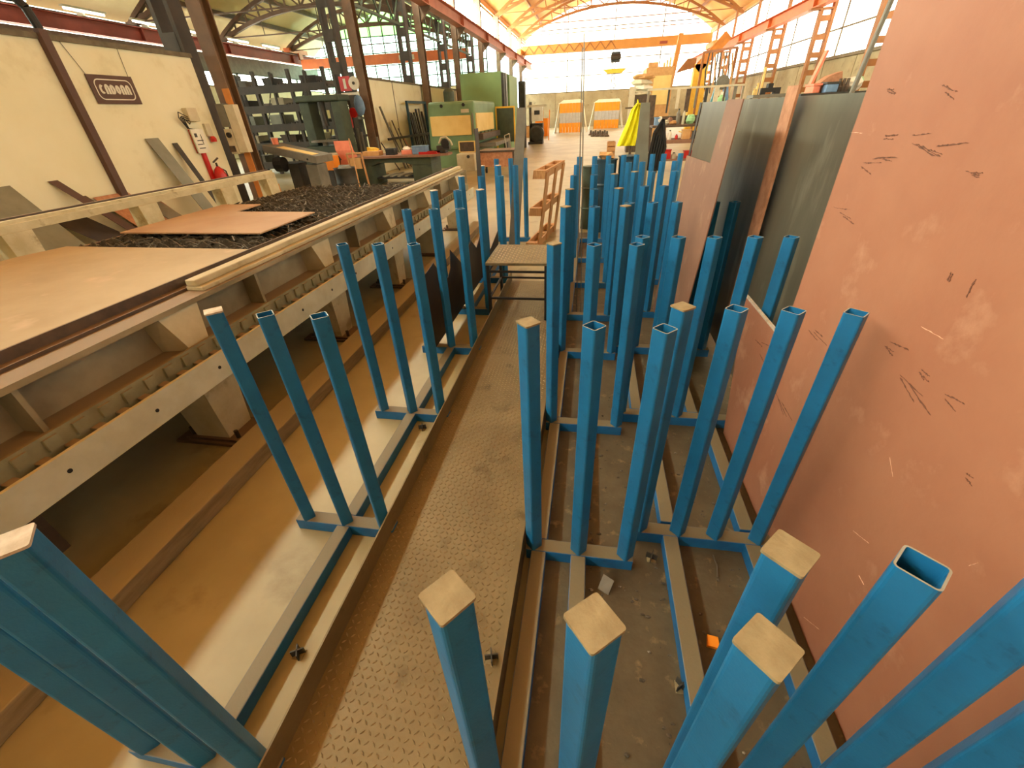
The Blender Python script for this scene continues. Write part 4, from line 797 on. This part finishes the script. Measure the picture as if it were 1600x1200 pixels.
for i in range(8):
    a = PX(923+i*3.6, 210+2*(i % 2), z=.05); c = thing('cast_part', 'small dark casting lying on the floor before the booths', 'casting', (a.x, a.y, 0), 'castings on the floor'); part('body', MB().lathe([(.15, 0), (.17, .05), (.08, .12), (.07, .25)], (a.x, a.y, 0), n=10), 'brown_steel', c); part('hub', MB().cyl((a.x, a.y, .25), (a.x, a.y, .3), .06), 'chain', c)
t = thing('wooden_crate', 'small brown wooden crate on the floor left of the yellow vest', 'crate', (.55, 18, 0)); a = pb(949, 212, 963, 228, 18.5, .5, 0)
for k in range(3): part('board', box(a[0], a[1], 18.5, 18.53, .02+k*.16, .15+k*.16), 'wood', t)
part('end', box(a[0], a[0]+.03, 18.53, 19.0, 0, .48), 'wood', t); part('end', box(a[1]-.03, a[1], 18.53, 19.0, 0, .48), 'wood', t); part('back', box(a[0], a[1], 19.0, 19.03, 0, .48), 'wood', t)
# ------------------------------------------------------------------ right-hand middle ground
t = thing('vest_stand', 'thin metal stand carrying the yellow vest behind the blue racks', 'stand', (.55, 7.1, 0)); part('pole', MB().cyl((.53, 7.12, 0), (.55, 7.12, 1.62), .018, n=8), 'brown_steel', t); part('arm', MB().bar((.42, 7.12, 1.55), (.66, 7.12, 1.55), .02, .02), 'brown_steel', t); part('foot', box(.3, .8, 7.05, 7.2, 0, .02), 'brown_steel', t)
t = thing('safety_vest', 'bright yellow vest hanging over the racks', 'vest', (.5, 7.0, 1.1))
def ring(x0, x1, z, y, k): return [(x0+(x1-x0)*i/8, y+.025*math.sin(i*2.1+k)-.02, z) for i in range(9)]+[(x0+(x1-x0)*(8-i)/8, y+.06+.02*math.sin(i*1.7+k), z) for i in range(9)]
rows = [(.56, .61, 1.60), (.5, .62, 1.53), (.46, .62, 1.4), (.41, .61, 1.27), (.36, .60, 1.14), (.345, .595, 1.1)]
mb = MB(); rg = [ring(a, b, z, 7.0, i*.4) for i, (a, b, z) in enumerate(rows)]
for a, b in zip(rg, rg[1:]): mb.loft(b, a)
part('cloth', mb, 'vest', t); part('loop', MB().path([(.57, 7.03, 1.58), (.575, 7.08, 1.64), (.59, 7.1, 1.6)], .006), 'vest', t)
single('curved_sheet', MB().loft([(.57, 6.25, .05), (.74, 6.25, .05), (.74, 6.26, .05), (.57, 6.26, .05)], [(.55, 6.35, 1.0), (.72, 6.35, 1.0), (.72, 6.36, 1.0), (.55, 6.36, 1.0)]).loft([(.55, 6.35, 1.0), (.72, 6.35, 1.0), (.72, 6.36, 1.0), (.55, 6.36, 1.0)], [(.56, 6.38, 1.6), (.67, 6.38, 1.6), (.67, 6.39, 1.6), (.56, 6.39, 1.6)]), 'grey_sheet', 'bowed grey steel strip standing beside the yellow vest', 'steel strip')
t = thing('plastic_lattice', 'black openwork plastic panel leaning beside the bowed grey strip', 'panel', (.85, 6.4, 0)); A0 = Vector((.74, 6.42, .75)); 
fr4 = [(.72, 6.42, .86), (.86, 6.42, .84), (.93, 6.42, 1.1), (.86, 6.42, 1.42), (.77, 6.42, 1.28)]
for a, b in zip(fr4, fr4[1:]+fr4[:1]): part('rim', MB().bar(a, b, .03, .03), 'black', t)
part('backing', MB().prism([(x, 6.45, z) for x, _, z in fr4], (0, .01, 0)), 'dark_grey', t)
for k in range(5): part('rib', MB().bar((.74+k*.03, 6.42, .88), (.78+k*.028, 6.42, 1.3-.03*k), .014, .02), 'black', t)
part('prop', MB().bar((.8, 6.46, .0), (.8, 6.46, .9), .03, .03), 'black', t)
for i, (x, y, w, h, m, lab) in enumerate(((.2, 6.75, .3, .95, 'navy', 'tall dark teal metal drum behind the blue posts'), (.52, 6.8, .28, .98, 'navy', 'dark blue drum under the yellow vest'), (-.02, 6.9, .2, .85, 'green_dark', 'dull green drum behind the walkway-side rack'))):
    b = thing('metal_drum', lab, 'drum', (x, y, 0)); part('shell', MB().lathe([(w/2, 0), (w/2, h*.33), (w/2+.012, h*.35), (w/2, h*.37), (w/2, h*.66), (w/2+.012, h*.68), (w/2, h*.7), (w/2, h), (w/2-.02, h)], (x, y, 0), n=20), m, b, smooth=False); part('lid', MB().cyl((x, y, h), (x, y, h+.015), w/2+.012, n=20), m, b)
b = thing('oily_rags', 'bundle of dusty rags on top of the dark teal drum', 'rags', (.2, 6.75, .965)); part('heap', MB().lump((.2, 6.75, 1.0), (.12, .1, .05), k=.4, seed=8), 'cardboard', b); part('strip', MB().bar((.1, 6.7, 1.0), (.3, 6.78, 1.04), .03, .02), 'grey', b)
# workbench with clutter
Y1 = 13.5
t = thing('cluttered_bench', 'two-level reddish workbench crowded with jars behind the notched sheet', 'workbench', (2.3, Y1, 0))
part('top_shelf', box(1.55, 3.0, Y1, Y1+.7, 1.06, 1.11), 'brown_steel', t); part('worktop', box(1.7, 3.1, Y1-.3, Y1+.7, .70, .78), 'salmon2', t); part('lower_shelf', box(1.75, 3.05, Y1-.2, Y1+.6, .28, .33), 'salmon2', t)
for x in (1.72, 3.0):
    for y in (Y1-.25, Y1+.62): part('leg', box(x, x+.06, y, y+.06, 0, 1.06 if y > Y1 else .7), 'brown_steel', t)
part('back_board', box(1.55, 3.05, Y1+.7, Y1+.73, 1.11, 1.3), 'brown_steel', t)
items = [(1.62, 1.11, .12, .16, 'blue_cloth', 'pale blue carton', 'b'), (1.75, 1.11, .14, .2, 'white', 'white paper bag', 'l'), (1.93, 1.11, .16, .12, 'offwhite', 'cream rag heap', 'l'), (2.1, 1.11, .2, .1, 'cardboard', 'tan rag heap', 'l'), (2.02, 1.25, .13, .2, 'salmon2', 'reddish tub', 'c'), (2.22, 1.11, .1, .36, 'grey', 'grey bottle', 'c'), (2.36, 1.11, .07, .34, 'offwhite', 'slim pale bottle', 'c'), (2.55, 1.11, .2, .22, 'lightgreen', 'light green bag', 'l'), (2.75, 1.11, .1, .4, 'brown_steel', 'brown bottle', 'c'), (2.88, 1.11, .12, .24, 'blue_cloth', 'grey blue can', 'c'),
         (1.86, .78, .12, .14, 'orange', 'orange tin', 'c'), (2.02, .78, .1, .22, 'white', 'white spray can', 'c'), (2.2, .78, .08, .12, 'red', 'red tin', 'c'), (2.33, .78, .2, .2, 'cardboard', 'cream carton', 'b'), (2.6, .78, .16, .16, 'dark_grey', 'black toolbox', 'b'), (2.8, .78, .1, .1, 'white', 'small white jar', 'c'),
         (1.95, .33, .16, .2, 'red', 'red drill case', 'b'), (2.2, .33, .14, .14, 'offwhite', 'pale tub', 'c'), (2.45, .33, .3, .16, 'red', 'red machine case', 'b'), (2.8, .33, .18, .1, 'beam_orange', 'orange case', 'b')]
for (x, z, w, h, m, lab, k) in items:
    where = 'on the top shelf' if z > 1 else 'on the worktop' if z > .7 else 'on the lower shelf'
    if z == 1.25: z = 1.11
    y = Y1+.2 if z > 1 else Y1-.1
    if k == 'b': crate('bench_item', '%s %s of the cluttered bench' % (lab, where), 'box', x, x+w, y, y+.2, z, z+h, m, m)
    elif k == 'c':
        b = thing('bench_item', '%s %s of the cluttered bench' % (lab, where), 'container', (x, y+.1, z)); part('body', MB().lathe([(w/2, 0), (w/2, h*.7), (w*.22, h*.85), (w*.2, h*.9)], (x, y+.1, z), n=12), m, b); part('cap', MB().cyl((x, y+.1, z+h*.9), (x, y+.1, z+h), w*.22, n=10), 'dark_grey', b)
    else:
        b = thing('bench_item', '%s %s of the cluttered bench' % (lab, where), 'bag', (x, y+.1, z)); part('body', MB().lump((x, y+.1, z+h/2), (w*.6, .12, h/2), k=.2, seed=int(x*90)), m, b); part('fold', MB().lump((x+.02, y+.06, z+h*.8), (w*.3, .06, h*.2), k=.2, seed=int(x*70)), m, b)
t = thing('hanging_rail', 'long pale rail with hanging tools above the cluttered bench', 'rail', (2.8, 16.2, 0)); part('rail', box(1.6, 4.4, 16.2, 16.25, 1.95, 2.0), 'offwhite', t); [part('post', box(x, x+.06, 16.25, 16.31, 0, 2.0), 'frame_metal', t) for x in (1.6, 4.34)]
for i in range(8): part('hanging_tool', box(2.2+i*.27, 2.2+i*.27+.05+.04*(i % 3), 16.19, 16.22, 1.35+.1*(i % 2), 1.95), ['dark_grey', 'offwhite', 'brown_steel', 'grey'][i % 4], t)
t = thing('folded_tarps', 'heap of pale folded tarpaulins on a rack behind the yellow vest', 'tarpaulin', (1.4, 20, 0)); part('stand', box(1.35, 2.3, 20, 20.8, 0, 1.9), 'brown_steel', t); [part('fold', MB().lump((1.7+.1*(i % 2), 20.3, 1.98+i*.17), (.42, .35, .11), k=.15, seed=i), ['offwhite', 'white', 'offwhite', 'cardboard'][i], t) for i in range(4)]; part('drape', box(1.28, 1.5, 19.95, 20.0, 1.0, 2.2), 'offwhite', t)
t = thing('beige_machine', 'tall beige machining centre with a lighter door panel', 'machine', (3.5, 30, 0)); part('body', box(2.75, 4.25, 30, 32, 0, 3.35), 'cardboard', t, bevel=.03); part('door', box(3.2, 4.15, 29.95, 30, 1.6, 2.95), 'panel_cream', t); part('side_panel', box(2.35, 2.75, 30.1, 31.8, 0, 3.0), 'curtain_white', t); part('top_duct', box(2.9, 3.4, 30.4, 31, 3.35, 3.6), 'cardboard', t); [part('lamp_stack', MB().cyl((3.7+i*.15, 30.2, 3.35), (3.7+i*.15, 30.2, 3.55+.1*i), .05), 'panel_cream', t) for i in range(3)]
t = thing('jib_crane', 'yellow jib crane column with an orange angled arm', 'crane', (6.3, 33.8, 0)); part('column', box(5.95, 6.75, 33.6, 34.2, 0, 3.6), 'yellow', t, bevel=.02); part('base', box(5.7, 7.0, 33.4, 34.4, 0, .06), 'yellow', t)
part('arm', MB().bar((6.1, 33.8, 3.3), (7.6, 33.8, 4.9), .4, .5), 'col_orange', t); part('boom', MB().prism([(4.9, 33.7, 3.2), (6.0, 33.7, 3.45), (6.0, 33.7, 3.9), (5.5, 33.7, 3.9)], (0, .2, 0)), 'truss', t)
t = thing('tilted_post', 'slanting tan steel post behind the beige machine', 'post', (4.7, 34.5, 0)); part('shaft', MB().bar((4.5, 34.5, 0), (5.0, 34.5, 5.2), .35, .25), 'crane', t); part('foot', box(4.2, 4.8, 34.3, 34.7, 0, .05), 'crane', t)
# slings hanging from the right runway
for i in range(9):
    u = 1103+i*4.5; a = PX(u+6, 82, y=27+.1*i); b = PX(u-2+3*(i % 2), 140+6*(i % 3), y=27+.1*i)
    single('lifting_sling', MB().path([a, (a+b)/2+Vector((.08*(i % 3-1), 0, 0)), b], .035), ['chain', 'brown_steel', 'cardboard'][i % 3], ['dark chain sling hanging from the sling bar', 'brown rope sling hanging from the sling bar', 'tan webbing sling hanging from the sling bar'][i % 3], 'sling', ['dark chain slings', 'brown rope slings', 'tan webbing slings'][i % 3])
a = PX(1100, 82, y=26.8); b = PX(1152, 74, y=28.2)
t = thing('sling_bar', 'tan bar frame from which the slings hang near the right wall', 'frame', (a.x, a.y, 0)); part('bar', MB().bar(a, b, .1, .1), 'truss', t); part('post', MB().bar((b.x, b.y, 0), b, .1, .1), 'truss', t); part('post', MB().bar((a.x, a.y, 0), a, .1, .1), 'truss', t)
t = thing('blue_stand', 'blue-grey A-frame stand with a rounded top behind the notched sheet', 'stand', (5.1, 22, 0)); a = PX(1131, 118, y=22); 
for s, m in ((-1, 'teal'), (1, 'blue_cloth')): part('leg', MB().bar((a.x+s*.55, 22, 0), (a.x+s*.1, 22, a.z-.1), .2, .12, up=(0, 1, 0)), m, t)
part('top', MB().lathe([(.22, 0), (.25, .05), (.25, .15), (.2, .2)], (a.x, 21.9, a.z-.22), axis='y'), 'grey', t); part('cross_bar', box(a.x-.4, a.x+.4, 21.97, 22.03, .9, 1.0), 'teal', t)
b = thing('green_bottle', 'pale green bottle standing on a box under the blue A-frame', 'bottle', (a.x-.02, 21.6, 1.3)); part('body', MB().lathe([(.14, 0), (.15, .3), (.05, .42)], (a.x-.02, 21.6, 1.4)), 'lightgreen', b); part('cap', MB().cyl((a.x-.02, 21.6, 1.82), (a.x-.02, 21.6, 1.92), .05), 'white', b)
crate('tool_chest', 'brown tool chest under the blue A-frame stand', 'chest', a.x-.3, a.x+.3, 21.4, 21.85, 0, 1.375, 'brown_steel', 'dark_grey')
# shelf behind the grey sheet
Y2 = 8.0; x0, x1 = PX(1252, 146, y=Y2).x, PX(1350, 140, y=Y2).x
t = thing('parts_shelf', 'dark steel shelf unit standing behind the large grey sheet', 'shelf', ((x0+x1)/2, Y2, 0))
zt = PX(1300, 144, y=Y2).z
for z in (.5, 1.1, zt): part('shelf_board', box(x0, x1+.2, Y2, Y2+.6, z-.05, z), 'dark_grey', t)
for x in (x0, x1+.16): [part('upright', box(x, x+.04, y, y+.04, 0, zt-.05), 'dark_grey', t) for y in (Y2, Y2+.56)]
def on(u): return PX(u, 140, y=Y2+.2).x
crate('shelf_item', 'low pink carton on the shelf behind the grey sheet', 'box', on(1266), on(1277), Y2+.1, Y2+.4, zt, zt+.09, 'pink', 'pink')
single('salmon_plank', MB().bar((on(1274), Y2+.5, zt+.01), (on(1288), Y2+.5, zt+.52), .1, .03), 'pink', 'salmon pink plank standing on the shelf behind the grey sheet', 'plank')
single('brown_wedge', MB().prism([(on(1278), Y2+.2, zt+.12), (on(1312), Y2+.2, zt+.12), (on(1308), Y2+.2, zt+.25), (on(1290), Y2+.2, zt+.2)], (0, .2, 0)).box(on(1280), on(1310), Y2+.2, Y2+.4, zt, zt+.12), 'rust_bar', 'rusty wedge-topped block on the shelf behind the grey sheet', 'block')
crate('shelf_item', 'dark grey-blue box beside the rusty block on the shelf', 'box', on(1282), on(1300), Y2+.02, Y2+.18, zt, zt+.1, 'blue_cloth', 'dark_grey')
for i in range(3): single('machine_part', MB().lathe([(.03, 0), (.035, .06), (.02, .1), (.02, .16)], (on(1305+i*6), Y2+.12, zt), n=10), 'brown_steel', 'small brown turned part standing on the shelf', 'part', 'turned parts on the shelf')
t = thing('paper_sack', 'crumpled white paper sack at the end of the shelf by the salmon sheet', 'sack', (on(1331), Y2+.25, zt)); part('sack', MB().lump((on(1331), Y2+.25, zt+.09), (.16, .12, .09), k=.12, seed=12), 'white', t); part('tie', MB().lump((on(1341), Y2+.25, zt+.12), (.05, .05, .06), k=.2, seed=13), 'lightgreen', t)
a, b = PX(1393, 0, y=7.4), PX(1333, 140, y=7.4); d = (b-a)/(b.z-a.z)
single('grey_pole', MB().cyl(a-d*a.z, a+d*1.5, .03, n=10), 'grey', 'tall grey steel pole standing behind the grey and salmon sheets', 'pole')
# bench with clamps nearer the right wall
Y3 = 12.0; zt3 = PX(1205, 147, y=Y3).z
t = thing('clamp_bench', 'narrow steel bench with a black vise behind the grey sheet', 'workbench', (3.6, Y3, 0)); xa, xb = PX(1178, 146, y=Y3).x, PX(1228, 146, y=Y3).x
part('top', box(xa, xb, Y3, Y3+.5, zt3-.06, zt3), 'grey', t); [part('leg', box(x, x+.05, Y3+.2, Y3+.25, 0, zt3-.06), 'dark_grey', t) for x in (xa, xb-.05)]
t = thing('bench_vise', 'black bench vise on the narrow steel bench', 'vise', ((xa+xb)/2+.1, Y3+.2, zt3)); xc = PX(1207, 140, y=Y3).x; part('body', box(xc-.2, xc+.2, Y3+.1, Y3+.3, zt3+.04, zt3+.12), 'black', t); [part('foot', box(xc+s-.05, xc+s+.05, Y3+.1, Y3+.3, zt3, zt3+.04), 'black', t) for s in (-.15, .15)]; part('jaw', box(xc-.06, xc+.04, Y3+.12, Y3+.28, zt3+.12, zt3+.2), 'black', t)
for i, (u, h) in enumerate(((1186, .22), (1192, .5), (1182, .12))):
    x = PX(u, 145, y=Y3).x; b = thing('clamp', ['pale stubby clamp on the narrow steel bench', 'tall pale screw clamp beside the black vise', 'small pale clamp at the end of the narrow bench'][i], 'clamp', (x, Y3+.2, zt3)); part('bar', box(x-.02, x+.02, Y3+.18, Y3+.22, zt3, zt3+h), 'panel_cream', b); part('screw', MB().cyl((x-.03, Y3+.2, zt3+h*.8), (x+.035, Y3+.2, zt3+h*.8), .018, n=8), 'frame_metal', b)
